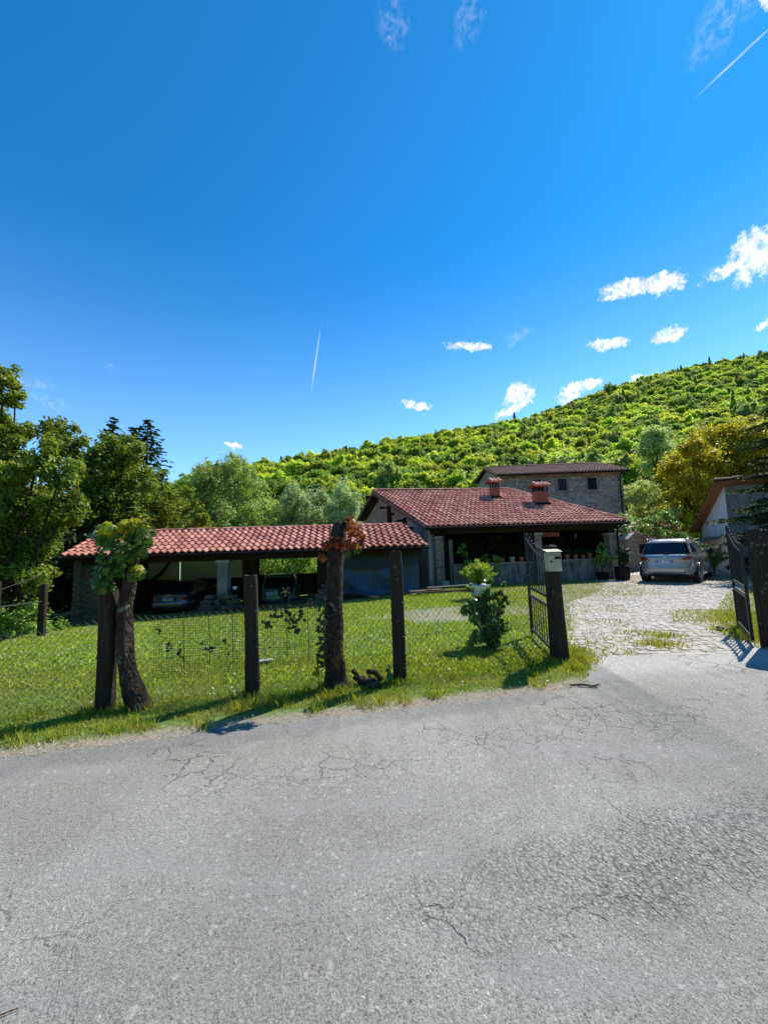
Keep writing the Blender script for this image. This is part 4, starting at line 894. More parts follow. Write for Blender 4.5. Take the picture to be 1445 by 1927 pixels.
# porch
def pier(x, y, w, h, m_=M_stonepale, cap=True):
    p = MB(); z0 = float(gz(x, y))-.1; p.box((x, y, (z0+h)/2), (w, w, h-z0), rz=.17, bev=.02, jit=.004); o = p.build('pier', m_, fh)
    if cap: MB().box((x, y, h+.05), (w+.12, w+.12, .12), rz=.17, bev=.02).build('pier_capital', M_conc, o)
pier(2.42, 17.62, .42, 2.05); pier(7.2, 18.4, .36, 2.1); pier(11.15, 19.15, .42, 2.0); pier(3.0, 17.8, .18, 2.0, M_plgrey, False)
m = MB(); m.beam((3.0, 17.75, .30), (7.05, 18.46, .30), .22, 1.02); m.beam((7.4, 18.5, .32), (10.95, 19.12, .32), .22, 1.02); m.build('low_wall', M_pllow, fh)
m = MB(); m.beam((3.0, 17.74, .84), (7.05, 18.45, .84), .30, .05); m.beam((7.4, 18.49, .86), (10.95, 19.11, .86), .30, .05); m.build('wall_coping', M_conc, fh)
m = MB(); m.add([(1.9, 17.7, -.02), (11.3, 19.3, -.02), (11.9, 26, -.02), (.5, 25, -.02)], [(0,1,2,3)]); m.build('porch_floor', M_conc, fh)
m = MB(); m.beam((1.2, 22.2, 1.2), (11.6, 23.8, 1.2), .3, 2.9); m.build('back_wall', M_stonerough, fh)
m = MB(); m.beam((11.35, 19.3, 1.2), (12.0, 23.9, 1.2), .3, 2.8); m.build('side_wall', M_stonerough, fh)
m = MB(); m.beam((7.7, 18.9, 2.12), (8.6, 19.05, 2.12), .04, .22); m.build('red_sheet', M_pink_tile, fh)
m = MB(); m.tube([(2.62, 17.1, 2.45), (2.66, 17.3, 2.2), (2.72, 17.32, 1.9), (2.72, 17.32, -.1)], .05, 8); m.build('downpipe', M_gutter, fh)
m = MB(); m.tube([(7.05, 17.85, 2.48), (6.95, 18.1, 2.2), (6.95, 18.13, -.1)], .045, 8); m.build('downpipe', M_gutter, fh)
m = MB(); m.tube([(11.5, 18.62, 2.5), (11.32, 18.8, 2.25), (11.3, 18.85, -.1)], .045, 8); m.build('downpipe', M_gutter, fh)
# chimneys
def chimney(x, y, z, w, d, h, n):
    p = MB(); p.box((x, y, z+h/2-.5), (w, d, h+1), rz=.17); p.box((x, y, z+h-.06), (w+.07, d+.07, .07), rz=.17); o = p.build('chimney', M_brick, fh)
    mm = Matrix.Rotation(.17, 3, 'Z'); q = MB(); q.box((x, y, z+h+.0), (w*.8, d*.8, .03), rz=.17)
    for i in range(n+1):
        for s in (-1, 1): v = mm @ Vector((-w/2+.04+(w-.08)*i/n, s*(d/2-.04), 0)); q.box((x+v.x, y+v.y, z+h+.13), (.07, .07, .24), rz=.17)
    q.build('chimney_vents', M_beam, o)
    t = MB(); nt_ = 3 if w < .5 else 4
    for s in (-1, 1):
        for i in range(nt_):
            ww = (w+.30)/nt_; a = mm @ Vector((-(w+.30)/2+ww*(i+.5), s*(d/2+.17), 0)); b2 = mm @ Vector((-(w+.30)/2+ww*(i+.5), 0, 0))
            ridge_caps(t, (x+a.x, y+a.y, z+h+.24), (x+b2.x, y+b2.y, z+h+.47), 1, ww*.52, i)
    t.build('chimney_cap', M_tile, o)
    MB().box((x, y-.02, z-.02), (w+.16, d+.16, .10), rz=.17, M=None).build('flashing', M_gutter, o)
chimney(6.32, 21.72, 4.40, .42, .42, .56, 2); chimney(8.55, 20.87, 3.86, .66, .46, .66, 3)
# ivy and porch plants
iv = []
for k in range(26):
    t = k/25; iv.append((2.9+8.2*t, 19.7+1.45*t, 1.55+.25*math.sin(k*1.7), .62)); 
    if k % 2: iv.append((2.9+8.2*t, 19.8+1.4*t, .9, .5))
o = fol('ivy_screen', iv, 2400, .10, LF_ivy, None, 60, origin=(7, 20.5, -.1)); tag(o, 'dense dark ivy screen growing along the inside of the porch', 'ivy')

# ---- tall stone house
TH = (14, 32, -.3)
th = thing('stone_house', 'tall rubble stone house with dull brown tiled roof and three small upper windows', 'house', TH)
m = MB()
m.add([(9.24, 30.05, -.5), (18.9, 30.05, -.5), (18.9, 30.05, 7.2), (9.24, 30.05, 7.2), (8.6, 35, -.5), (19.3, 35, -.5), (19.3, 35, 7.2), (8.6, 35, 7.2), (8.95, 32.5, 8.2), (19.1, 32.5, 8.2)],
      [(0,1,2,3), (1,5,6,9,2), (5,4,7,6), (4,0,3,8,7)]); m.build('wall', M_stone, th)
A = (9.0, 29.75, 7.22); B = (19.25, 29.75, 7.28); C = (8.75, 32.5, 8.36); D = (18.6, 32.5, 8.42)
rf = roof_tiles(A, B, C, 44, 9, clip=lambda u, v: u < 1-.05*v, seed=7, amp=.05).build('roof', M_tiledull, th)
cp = MB(); ridge_caps(cp, (8.75, 32.5, 8.42), (18.55, 32.5, 8.48), 28, .09); ridge_caps(cp, (19.2, 29.8, 7.34), (18.5, 32.5, 8.46), 8, .09); cp.build('ridge_caps', M_tiledull, rf)
m = slab(A, B, D, C, .08); m.v = [(x, y, z-.03) for x, y, z in m.v]; m2 = slab(C, D, (19.3, 35.3, 7.3), (8.35, 35.2, 7.55), .08); m.add(m2.v, m2.f); m2 = slab(B, (19.6, 35.3, 7.28), (18.6, 32.6, 8.4), D, .08); m.add(m2.v, m2.f); m.build('roof_deck', M_beam, th)
m = MB(); m.beam((8.92, 29.7, 7.12), (8.67, 32.5, 8.28), .05, .2); m.beam((8.67, 32.5, 8.28), (8.28, 35.2, 7.45), .05, .2); m.build('rake_board', M_soffit, th)
m = MB(); m.tube([(8.95, 29.66, 7.16), (19.3, 29.66, 7.2)], .07, 8); m.build('gutter', M_gutter, th)
m = MB(); m.tube([(18.75, 29.7, 7.15), (18.6, 29.93, 6.8), (18.62, 29.93, .2)], .055, 8); m.build('downpipe', M_gutter, th)
for x0, x1, z0, z1, mt in ((11.75, 12.46, 5.95, 6.74, M_windowdk), (13.77, 14.46, 5.84, 6.76, M_shutter), (16.09, 16.81, 5.85, 6.77, M_windowdk)):
    w = MB(); cx = (x0+x1)/2; cz = (z0+z1)/2; t_ = .16
    w.box((cx, 30.04, z1+t_/2), (x1-x0+2*t_, .08, t_)); w.box((cx, 30.04, z0-t_/2), (x1-x0+2*t_, .10, t_)); w.box((x0-t_/2, 30.04, cz), (t_, .075, z1-z0)); w.box((x1+t_/2, 30.04, cz), (t_, .075, z1-z0))
    o = w.build('window', M_stonepale, th); MB().box((cx, 30.03, cz), (x1-x0, .02, z1-z0)).build('pane', mt, o)
    fr_ = MB(); fr_.box((cx, 30.015, cz), (.05, .02, z1-z0)); fr_.box((cx, 30.014, z1-.03), (x1-x0, .02, .05)); fr_.box((cx, 30.014, z0+.03), (x1-x0, .02, .05)); fr_.build('frame', M_beam, o)
for x, w_ in ((12.9, .5), (15.6, .62)):
    m = MB(); m.box((x, 33.0, 8.45), (w_, .4, .6)); m.box((x, 33.0, 8.78), (w_+.12, .5, .05)); m.build('chimney', M_stone, th)

# ---- stone outbuilding
ob = thing('stone_outbuilding', 'small pale stone outbuilding with a dark window behind the silver car', 'outbuilding', (16.5, 25, -.1))
Lo, Ro, Bo = Vector((14.8, 23.6, -.2)), Vector((18.2, 24.6, -.2)), Vector((.0, 3, 0))
m = MB(); hl, hr_ = 2.22, 1.15
m.add([tuple(Lo), tuple(Ro), (Ro.x, Ro.y, hr_), (Lo.x+.55, Lo.y+.16, hl-.02), (Lo.x, Lo.y, hl-.35)] + [tuple(Lo+Bo), tuple(Ro+Bo), (Ro.x, Ro.y+3, hr_), (Lo.x+.55, Lo.y+3.16, hl-.02), (Lo.x, Lo.y+3, hl-.35)], [(0,1,2,3,4), (9,8,7,6,5), (0,4,9,5), (1,6,7,2)]); m.build('wall', M_stonepale, ob)
rf = roof_tiles((Lo.x+3.6, Lo.y+.9, hr_-.08), (Lo.x+3.6, Lo.y+4.2, hr_-.08), (Lo.x+.45, Lo.y-.05, hl+.02), 14, 9, seed=9).build('roof', M_tile, ob)
m = slab((Lo.x+3.6, Lo.y+.85, hr_-.1), (Lo.x+3.6, Lo.y+4.2, hr_-.1), (Lo.x+.45, Lo.y+3.3, hl), (Lo.x+.45, Lo.y-.07, hl), .06); m2 = slab((Lo.x-.15, Lo.y-.25, hl-.4), (Lo.x+.45, Lo.y-.07, hl), (Lo.x+.45, Lo.y+3.3, hl), (Lo.x-.15, Lo.y+3.2, hl-.4), .06); m.add(m2.v, m2.f); m.build('roof_edge', M_conc, ob)
u = (Ro-Lo).normalized(); p = Lo+u*1.15; w = MB(); w.beam((p.x-.28, p.y-.11, 1.2), (p.x+.28, p.y+.05, 1.2), .05, .52); o = w.build('window', M_black, ob)
w = MB(); 
for k in (-.16, 0, .16): w.box((p.x+k, p.y-.06+k*.28, 1.2), (.02, .02, .52))
w.build('bars', M_iron, o)

# ---- white plastered house on the right
wh = thing('plastered_house', 'white and grey plastered house with steep sloping tiled roof behind the right gate', 'house', (18, 20, -.2))
c0 = Vector((16.95, 19.0, -.4)); b0 = Vector((20.5, 25.0, -.4)); e0 = Vector((24.5, 14.3, -.4)); f0 = b0+(e0-c0)
zt, zb = 4.22, 2.45
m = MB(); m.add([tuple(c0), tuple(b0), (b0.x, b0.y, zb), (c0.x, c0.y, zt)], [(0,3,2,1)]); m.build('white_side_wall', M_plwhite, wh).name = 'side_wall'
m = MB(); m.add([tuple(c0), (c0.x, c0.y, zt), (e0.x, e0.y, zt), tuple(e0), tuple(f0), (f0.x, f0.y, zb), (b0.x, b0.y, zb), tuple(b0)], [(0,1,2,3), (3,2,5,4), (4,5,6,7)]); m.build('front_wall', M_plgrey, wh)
sd_ = (c0-b0).normalized(); fd = (e0-c0).normalized()
Af = c0+Vector((0,0,zt+.4)) - fd*.45 + sd_*.45; Bf = e0+Vector((0,0,zt+.4)) + fd*.4 + sd_*.45; Cb = b0+Vector((0,0,zb+.4)) - fd*.45 - sd_*.9; Db = f0+Vector((0,0,zb+.4)) + fd*.4 - sd_*.9
Af.z = zt+.12+.12; Bf.z = Af.z; Cb.z = zb-.22; Db.z = Cb.z
m = slab(Cb, Db, Bf, Af, .10); m.build('soffit', M_soffit, wh)
U_ = Vector((0, 0, .03)); rf = roof_tiles(Cb+U_, Db+U_, Af+U_, 30, 18, seed=12, amp=.06).build('roof', M_tiledull, wh)
cp = MB(); ridge_caps(cp, Af+Vector((0,0,.06)), Bf+Vector((0,0,.06)), 14, .12); cp.build('ridge_caps', M_tiledull, rf)
m = MB(); m.tube([c0+Vector((-.04,-.06,.4)), c0+Vector((-.04,-.06,zt+.3))], .02, 6); m.tube([c0+Vector((.02,-.05,2.75)), c0+fd*2.6+Vector((-.05,-.05,2.72))], .02, 6); m.build('conduit', M_conc, wh)
q0 = c0.lerp(b0, .14); q1 = c0.lerp(b0, .86); nrm = Vector((-.86, .51, 0))
m = slab(q0+nrm*.05+Vector((0,0,2.18)), q1+nrm*.05+Vector((0,0,2.18)), q1+nrm*1.1+Vector((0,0,1.88)), q0+nrm*1.1+Vector((0,0,1.88)), .07); m.build('canopy', M_plank, wh)
q2 = c0.lerp(b0, .3)+nrm*.03; m = MB(); m.beam(q2+Vector((0,0,1.3)), c0.lerp(b0, .42)+nrm*.03+Vector((0,0,1.3)), .05, .7); m.build('window', M_soffit, wh)
m = MB(); m.tube([c0+fd*1.35+Vector((-.15,-.2,3.55)), c0+fd*1.35+Vector((.15,-.6,3.2)), c0+fd*2.2+Vector((.1,-.9,2.9))], .05, 6); m.build('bracket', M_conc, wh)

# ------------------------------------------------------------------ porch furniture
def pot_plant(name, label, x, y, z, r_, h, mt, fm, fr2, dens=3000, size=.05, seed=0, group=None, fh_=None, cat='potted plant'):
    t = thing(name, label, cat, (x, y, z), group=group); fh_ = fh_ or fr2
    MB().lathe((x, y, z), [(0, 0), (r_*.68, 0), (r_*.95, h*.85), (r_*1.08, h*.86), (r_*1.08, h), (r_*.9, h), (r_*.85, h*.9), (0, h*.88)], 16).build('pot', mt, t, smooth=False)
    fol('foliage', [(x, y, z+h+fh_*.7, fr2), (x+fr2*.4, y-fr2*.2, z+h+fh_*.9, fr2*.6), (x-fr2*.4, y, z+h+fh_*.5, fr2*.6)], dens, size, fm, t, seed); return t
pp = [(5.45, .10, 'terracotta pot with drooping dark plant, first on the low wall right of the lime bush'), (5.95, .12, 'pale pot with dark plant on the low wall, second right of the lime bush'), (6.4, .11, 'terracotta pot with dark plant on the low wall, just left of the iron gate'),
      (8.35, .10, 'small terracotta pot on the low wall just right of the cream letterbox'), (8.75, .11, 'terracotta pot with bushy plant on the low wall, second right of the letterbox'), (9.2, .10, 'small terracotta pot on the low wall, third right of the letterbox'), (9.6, .09, 'pale little pot on the low wall between two terracotta pots'), (9.95, .13, 'largest terracotta pot on the low wall nearest the flowering shrub')]
for i, (x, r_, lab) in enumerate(pp):
    y = 17.74+(x-3)*.175 if x < 7.1 else 18.49+(x-7.4)*.175
    pot_plant('potted_plant', lab, x, y, .90 if x > 7 else .87, r_*1.1, r_*2, M_terra if 'terracotta' in lab else M_conc, LF_ivy if i % 2 else LF_dark, .17, seed=i, group='potted plants on the porch wall')
shrub('porch_shrub', 'leafy dark shrub with glossy tips growing behind the lime coloured pot plant', [(3.6, 17.3, .9, .35), (3.4, 17.4, 1.5, .3), (3.7, 17.2, .5, .25), (5.0, 17.3, 1.0, .28), (4.9, 17.3, .6, .22), (4.5, 17.4, 1.0, .25)], (3.9, 17.3, -.1), 1500, .09, LF_rose, 61)
t = shrub('flowering_shrub', 'potted shrub with pale glossy leaves beside the barrel at the porch corner', [(10.2, 18.4, 1.1, .38), (10.5, 18.3, .9, .3), (10.0, 18.35, .75, .28), (10.35, 18.4, 1.45, .2)], (10.2, 18.4, .2), 1300, .11, LF_rose, 62)
MB().lathe((10.2, 18.4, -.12), [(0, 0), (.2, 0), (.3, .36), (.26, .36), (0, .3)], 14).build('pot', M_gutter, t)
# barrel
t = thing('barrel_planter', 'weathered half barrel planter with spiky plant at the right corner of the porch', 'planter', (10.9, 18.0, -.12))
m = MB(); m.lathe((10.9, 18.0, -.12), [(0, .02), (.27, .02), (.31, .25), (.32, .45), (.30, .62), (.27, .62), (.27, .54), (0, .54)], 20); bl = m.build('barrel', M_beam, t)
m = MB(); [m.lathe((10.9, 18.0, z), [(r1, -.02), (r1+.01, -.02), (r1+.01, .02), (r1, .02)], 20) for z, r1 in ((.02, .292), (.34, .318), (.46, .308))]; m.build('hoop', M_gutter, bl)
fol('foliage', [(10.9, 18.0, .85, .34), (10.95, 18.0, 1.2, .26), (11.1, 18.0, 1.0, .24)], 1500, .16, LF_dark, t, 63, asp=.25)
# lime coloured plant in white pot
t = thing('lime_plant', 'bushy lime green plant in a white square pot on the lawn edge by the porch', 'potted plant', (2.95, 12.6, -.2))
X0, Y0_, Z0 = 2.98, 12.6, float(gz(2.98, 12.6))
m = MB(); m.add([(X0+sx*w_, Y0_+sy*w_, z) for w_, z in ((.20, Z0+.10), (.30, Z0+.48)) for sx, sy in ((-1,-1), (1,-1), (1,1), (-1,1))], [(3,2,1,0), (4,5,6,7), (0,1,5,4), (1,2,6,5), (2,3,7,6), (3,0,4,7)]); m.box((X0, Y0_, Z0+.05), (.34, .34, .1)); m.build('pot', M_whitepot, t)
rr_ = np.random.default_rng(3); n = 16000; a = rr_.uniform(0, 6.28, n); el = np.sqrt(rr_.uniform(0, 1, n)); s = rr_.uniform(.25, 1, n)**.6
base = np.array([X0, Y0_, Z0+.45]); stem = rr_.integers(0, 150, n); sa = rr_.uniform(0, 6.28, 150); se = np.sqrt(rr_.uniform(0, 1, 150)); sl = rr_.uniform(.55, .80, 150)
dirv = np.stack([np.cos(sa)*se*.82, np.sin(sa)*se*.82, np.sqrt(1-(se*.84)**2)], 1); P_ = base + dirv[stem]*(sl[stem]*s)[:, None] + rr_.normal(0, .012, (n, 3))
v, f = leaves(P_, rr_.normal(size=(n, 3))+dirv[stem]*.3, .055, rr_, .3, -.5); npmesh('foliage', v-np.array(wloc(t)), f, LF_lime, t)
fol('inner_foliage', [(X0, Y0_, Z0+.72, .26), (X0+.18, Y0_, Z0+.85, .22), (X0-.18, Y0_, Z0+.85, .22), (X0, Y0_, Z0+1.02, .24), (X0+.3, Y0_, Z0+.95, .14), (X0-.3, Y0_, Z0+.95, .14)], 9000, .05, LF_lime, t, 65, asp=.35)
m = MB(); [m.tube([base, base+dirv[k]*sl[k]*.9], .004, 3) for k in range(150)]; m.build('stems', LF_bush, t)
# rose bush by the fence
RB_ = [(1.62, 6.3, .16, .17), (1.50, 6.3, .42, .19), (1.74, 6.35, .42, .19), (1.62, 6.25, .62, .2), (1.85, 6.4, .62, .14), (1.45, 6.3, .72, .13), (1.60, 6.35, .88, .14), (1.80, 6.3, .85, .10), (1.38, 6.35, .95, .09), (1.66, 6.3, 1.06, .10), (1.9, 6.3, 1.0, .05)]
rb_ = np.random.default_rng(6); RB = [(1.63+rb_.normal(0, .62)*w_, 6.3+rb_.normal(0, .5)*w_, z_, .10) for z_, w_ in zip(np.linspace(.08, .80, 46), np.interp(np.linspace(.08, .8, 46), [0, .2, .55, .8], [.14, .26, .33, .26]))] + [(a, b, c, d*.8) for a, b, c, d in RB_[6:]]
t = thing('rose_bush', 'dark leaved rose bush standing on the lawn just behind the wire fence', 'bush', (1.62, 6.3, 0))
fol('foliage', RB, 14000, .055, LF_rose, t, 64, shell=.1); m = MB(); [m.tube([(1.62+random.uniform(-.05, .05), 6.3, -.02), (l[0]*.5+.81, l[1], l[2]*.6), l[:3]], [.010, .008, .004], 5) for l in RB]; m.build('stems', M_barkfar, t)
m = MB(); m.sphere((1.43, 6.25, .82), .022); m.build('red_bud', M_redfl, t)
# spotlight-like red reflector by the porch wall
# planks and stones by the pier
random.seed(3)
for i, (x0, y0, x1, y1, z, lab) in enumerate(((.9, 15.0, 2.2, 15.7, .05, 'pale weathered plank leaning lowest on the pile by the tarpaulin'), (1.1, 14.7, 3.2, 14.9, .0, 'dark plank lying flat at the front of the pile by the farmhouse pier'), (1.6, 15.3, 3.4, 15.2, .09, 'grey plank lying across the back of the pile by the farmhouse pier'))):
    m = MB(); z0 = float(gz((x0+x1)/2, y0)); m.beam((x0, y0, z0+z+.05), (x1, y1, z0+z+.03+.05*i), .26, .045); tag(m.build('plank', M_plank if i != 1 else M_beam, None, origin=((x0+x1)/2, (y0+y1)/2, z0)), lab, 'plank', 'planks piled by the tarpaulin')
m = MB(); m.box((2.55, 17.0, .05), (.36, .3, .28), rz=.3, bev=.07, jit=.02); tag(m.build('stone_block', M_conc, None, origin=(2.55, 17.0, -.1)), 'pale rounded stone block at the foot of the farmhouse corner pier', 'stone')
m = MB(); m.sphere((4.3, 16.3, .02), .035); 
t = thing('garden_lamp', 'small red topped light on a stake in front of the porch wall', 'garden light', (4.75, 16.4, -.1)); MB().tube([(4.75, 16.4, -.12), (4.75, 16.4, .18)], .008, 5).build('stake', M_iron, t); MB().sphere((4.75, 16.4, .22), .045).build('lamp', M_redfl, t)

# ------------------------------------------------------------------ fence posts
random.seed(21)
def post(name, label, x, y, w, h, rz, lean=(0, 0), group='wooden fence posts', m_=None, taper=.92):
    vs = []; n = 24; mb = MB(); rows = 13; ph = random.uniform(0, 9); gr_ = [random.uniform(-.045, .035) for _ in range(n)]; tp_ = [random.uniform(-.03, .006) for _ in range(n)]
    for i in range(rows):
        t = i/(rows-1); k = 1-(1-taper)*t
        for q in range(n):
            a = 2*math.pi*(q+.5)/n; ca, sa = math.cos(a), math.sin(a); px = math.copysign(abs(ca)**.4, ca)*w/2; py = math.copysign(abs(sa)**.4, sa)*w/2
            gq = gr_[q]*(1+.5*math.sin(t*9+q)) + random.uniform(-.008, .008) - (.10 if i == rows-1 else 0); px *= k*(1+.03*math.sin(t*7+ph)+gq); py *= k*(1+.03*math.cos(t*5+ph)+gq); R_ = Matrix.Rotation(rz, 2); v2 = R_ @ Vector((px, py))
            vs.append((v2.x+lean[0]*t, v2.y+lean[1]*t, -.08+(h+.08)*t + (tp_[q] if i >= rows-2 else 0)))
    fs = [(i*n+q, i*n+(q+1)%n, (i+1)*n+(q+1)%n, (i+1)*n+q) for i in range(rows-1) for q in range(n)]+[tuple((rows-1)*n+q for q in range(n))]
    o = MB(); o.v = vs; o.f = fs; o = o.build(name, m_ or M_post, None); o.location = (x, y, 0); tag(o, label, 'post', group)
    if group == 'wooden fence posts':
        tw = MB()
        for zt_ in (.18, .55, .96):
            tw.tube([(math.copysign(abs(math.cos(a))**.4, math.cos(a))*(w*.53)*math.cos(rz)-math.copysign(abs(math.sin(a))**.4, math.sin(a))*(w*.53)*math.sin(rz)+lean[0]*zt_/h, math.copysign(abs(math.cos(a))**.4, math.cos(a))*(w*.53)*math.sin(rz)+math.copysign(abs(math.sin(a))**.4, math.sin(a))*(w*.53)*math.cos(rz), zt_+.01*math.sin(a*2)) for a in np.linspace(0, 6.283, 21)], .003, 4, cap=False)
        tw.build('tie_wire', M_wire, o, world=False)
    return o
post('fence_post', 'thick dark wooden fence post with leaves hanging over its top, nearest the left edge', -3.05, 4.30, .155, 1.27, -.02, taper=.97)
post('fence_post', 'shortest wooden fence post with pale lichen spots, standing behind the fine plastic net', -1.57, 4.60, .155, 1.37, .25, (-.03, 0), taper=.95)
post('fence_post', 'tall squared wooden fence post between the red leaved trunk and the rose bush', .13, 4.90, .155, 1.60, .2, (-.0, 0), taper=.88)
gp = post('gate_post', 'black wooden gate post carrying the cream letterbox', 2.36, 5.50, .205, 1.60, .15, (-.02, 0), group=None, taper=.80)
p2 = post('gate_post', 'thick grey black wooden gate post at the right edge holding the right gate leaf', 5.60, 5.80, .24, 1.74, .5, (0, .0), group=None, taper=1.05)
for i, (x, y, h, lab) in enumerate(((-9.4, 10.7, 1.35, 'distant wooden fence post standing at the crest of the lawn under the trees'), (-8.7, 8.75, 1.35, 'thin distant fence post right at the left edge of the picture'))):
    o = post('far_post', lab, x, y, .17 if i == 0 else .08, h+.1, .3, group='posts along the lawn edge'); o.location.z = float(gz(x, y))-.02
zz = float(gz(-9.4, 10.7)); m = MB(); m.tube([(-9.95, 10.3, zz), (-9.75, 10.4, zz+.5), (-9.5, 10.6, zz+.58), (-9.0, 10.8, zz+.57)], .012, 6); tag(m.build('bent_rod', M_wire, None, origin=(-9.6, 10.5, zz)), 'bent grey metal rod hooked round the distant lawn edge post', 'rod')
m = MB(); m.tube([(-8.7, 8.75, zz+1.05), (-9.4, 10.7, zz+.95)], .018, 6); tag(m.build('rail', M_wire, None, origin=(-9, 9.7, zz+1)), 'pale rail strung between the two distant posts at far left', 'rail')
m = MB(); m.tube([(-11.2, 8.6, 1.1), (-8.75, 8.8, .98), (-9.2, 10.4, 1.25)], .008, 5); tag(m.build('wire', M_wire, None, origin=(-9, 9, 1)), 'thin sagging wire in front of the walnut branches at far left', 'wire')

# ------------------------------------------------------------------ pollarded trunks
def resample(pts, n):
    pts = [Vector(p) for p in pts]; out = []
    for i in range(n):
        t = i/(n-1)*(len(pts)-1); k = min(int(t), len(pts)-2); f_ = t-k; p0 = pts[max(k-1, 0)]; p1 = pts[k]; p2_ = pts[k+1]; p3 = pts[min(k+2, len(pts)-1)]
        out.append(.5*((2*p1)+(p2_-p0)*f_+(2*p0-5*p1+4*p2_-p3)*f_*f_+(3*p1-p0-3*p2_+p3)*f_**3))
    return out
def bigleaves(c, nrm, size, r):
    """five-lobed leaves"""
    n = len(c); out = [(0, -.5), (.28, -.36), (.55, -.30), (.40, -.02), (.52, .28), (.20, .18), (0, .58), (-.20, .18), (-.52, .28), (-.40, -.02), (-.55, -.30), (-.28, -.36)]
    nrm = nrm/np.linalg.norm(nrm, axis=1, keepdims=True); t = r.normal(size=(n, 3)); t[:, 2] -= 1.2; t -= nrm*np.sum(t*nrm, 1, keepdims=True); t /= np.linalg.norm(t, axis=1, keepdims=True); b = np.cross(nrm, t)
    s = size*r.uniform(.55, 1.25, (n, 1)); vs = [c+t*s*q+b*s*p-nrm*s*(abs(p)*.35+.25*max(0, q)**2) for p, q in out]+[c-t*s*.05]
    v = np.stack(vs, 1).reshape(-1, 3); k = np.arange(n)[:, None]*13
    f = np.concatenate([k+np.array([[i, (i+1) % 12, 12]]) for i in range(12)]); return v, f
def wleaves(name, parent, lobes, n, size, m, seed):
    r = np.random.default_rng(seed); i = r.integers(0, len(lobes), n); Lb = np.array(lobes)[i]; d = r.normal(size=(n, 3)); d /= np.linalg.norm(d, axis=1, keepdims=True); d[:, 1] -= .25
    c = Lb[:, :3]+d*Lb[:, 3:4]*r.uniform(.5, 1.05, (n, 1)); v, f = bigleaves(c, d*.8+np.array([0, -.35, .7])+r.normal(0, .3, (n, 3)), size, r)
    me = npmesh(name, v-np.array(wloc(parent)), f, m, parent); 
    return me
def gnarled(pts, rad, n, seed, parent, flare=1.0):
    rnd = random.Random(seed); P_ = resample(pts, 26); R_ = [np.interp(i/25*(len(rad)-1), range(len(rad)), rad) for i in range(26)]; mb = MB(); nn = 16; vs = []
    ph = [rnd.uniform(0, 6.28) for _ in range(4)]
    for i, (p, rr__) in enumerate(zip(P_, R_)):
        t = i/25
        for k in range(nn):
            a = 2*math.pi*k/nn; q = 1+.10*math.sin(3*a+ph[0]+t*5)+.07*math.sin(5*a+ph[1]-t*9)+.05*math.sin(t*31+ph[2]+a)+rnd.uniform(-.035, .035)
            if i == 25: q *= .9
            vs.append((p.x+math.cos(a)*rr__*q, p.y+math.sin(a)*rr__*q, p.z))
    mb.v = vs; mb.f = [(i*nn+k, i*nn+(k+1)%nn, (i+1)*nn+(k+1)%nn, (i+1)*nn+k) for i in range(25) for k in range(nn)]+[tuple(25*nn+k for k in range(nn))]
    return mb.build('trunk', M_bark, parent, smooth=True)
t = thing('pollard_tree', 'crooked mossy pollarded trunk crowned with large green and yellow lobed leaves', 'tree', (-2.69, 4.3, 0), group=None)
gnarled([(-2.67, 4.3, -.05), (-2.72, 4.3, .12), (-2.81, 4.3, .35), (-2.86, 4.3, .66), (-2.88, 4.3, 1.03), (-2.84, 4.3, 1.32), (-2.80, 4.3, 1.61), (-2.79, 4.3, 1.86)], [.13, .11, .088, .08, .074, .068, .06, .045], 16, 5, t)
GL = [(-2.80, 4.25, 1.88, .15), (-2.98, 4.2, 1.82, .16), (-2.62, 4.2, 1.86, .15), (-3.08, 4.2, 1.84, .12), (-2.64, 4.2, 1.70, .10), (-2.92, 4.15, 1.62, .15), (-2.76, 4.1, 1.68, .14), (-3.03, 4.2, 1.42, .13), (-2.97, 4.1, 1.34, .12), (-2.66, 4.15, 1.46, .08), (-2.90, 4.12, 1.48, .12)]
wleaves('foliage', t, GL, 400, .082, LF_vine, 2); wleaves('young_leaves', t, [(-2.82, 4.2, 1.97, .10), (-2.98, 4.18, 1.92, .09), (-2.66, 4.2, 1.93, .08), (-3.08, 4.2, 1.88, .05), (-2.62, 4.1, 1.47, .05), (-2.7, 4.15, 1.98, .06)], 170, .09, LF_vineyel, 3)
shb = MB()
for (a_, b_, c_) in ((-.12, 0, .22), (.13, .02, .20), (-.26, 0, .06), (.22, 0, .02), (.03, -.05, .25), (-.2, -.05, -.3), (-.12, -.1, -.42)): shb.tube([(-2.80, 4.28, 1.78 if c_ > 0 else 1.7), (-2.80+a_*.6, 4.26+b_, 1.84+c_*.5), (-2.80+a_, 4.24+b_, 1.86+c_*.8)], [.012, .008, .004], 5)
shb.build('shoots', M_bark, t)
t = thing('pollard_tree', 'straight lichen spotted pollarded trunk with red and orange leaves at its cut top', 'tree', (-.64, 4.75, 0), group=None)
gnarled([(-.64, 4.78, -.05), (-.64, 4.77, .15), (-.645, 4.75, .45), (-.635, 4.75, .89), (-.62, 4.75, 1.33), (-.585, 4.75, 1.66), (-.54, 4.75, 1.97)], [.17, .125, .108, .102, .10, .10, .085], 16, 8, t)
MB().lathe((-.54, 4.75, 1.965), [(.0, .012), (.075, .01), (.082, -.01)], 14).build('cut_top', M_plank, t)
wleaves('foliage', t, [(-.38, 4.66, 1.90, .10), (-.29, 4.66, 1.80, .08), (-.36, 4.62, 1.72, .10), (-.46, 4.6, 1.66, .09), (-.40, 4.62, 1.84, .08), (-.42, 4.7, 1.98, .05)], 110, .075, LF_red, 4)
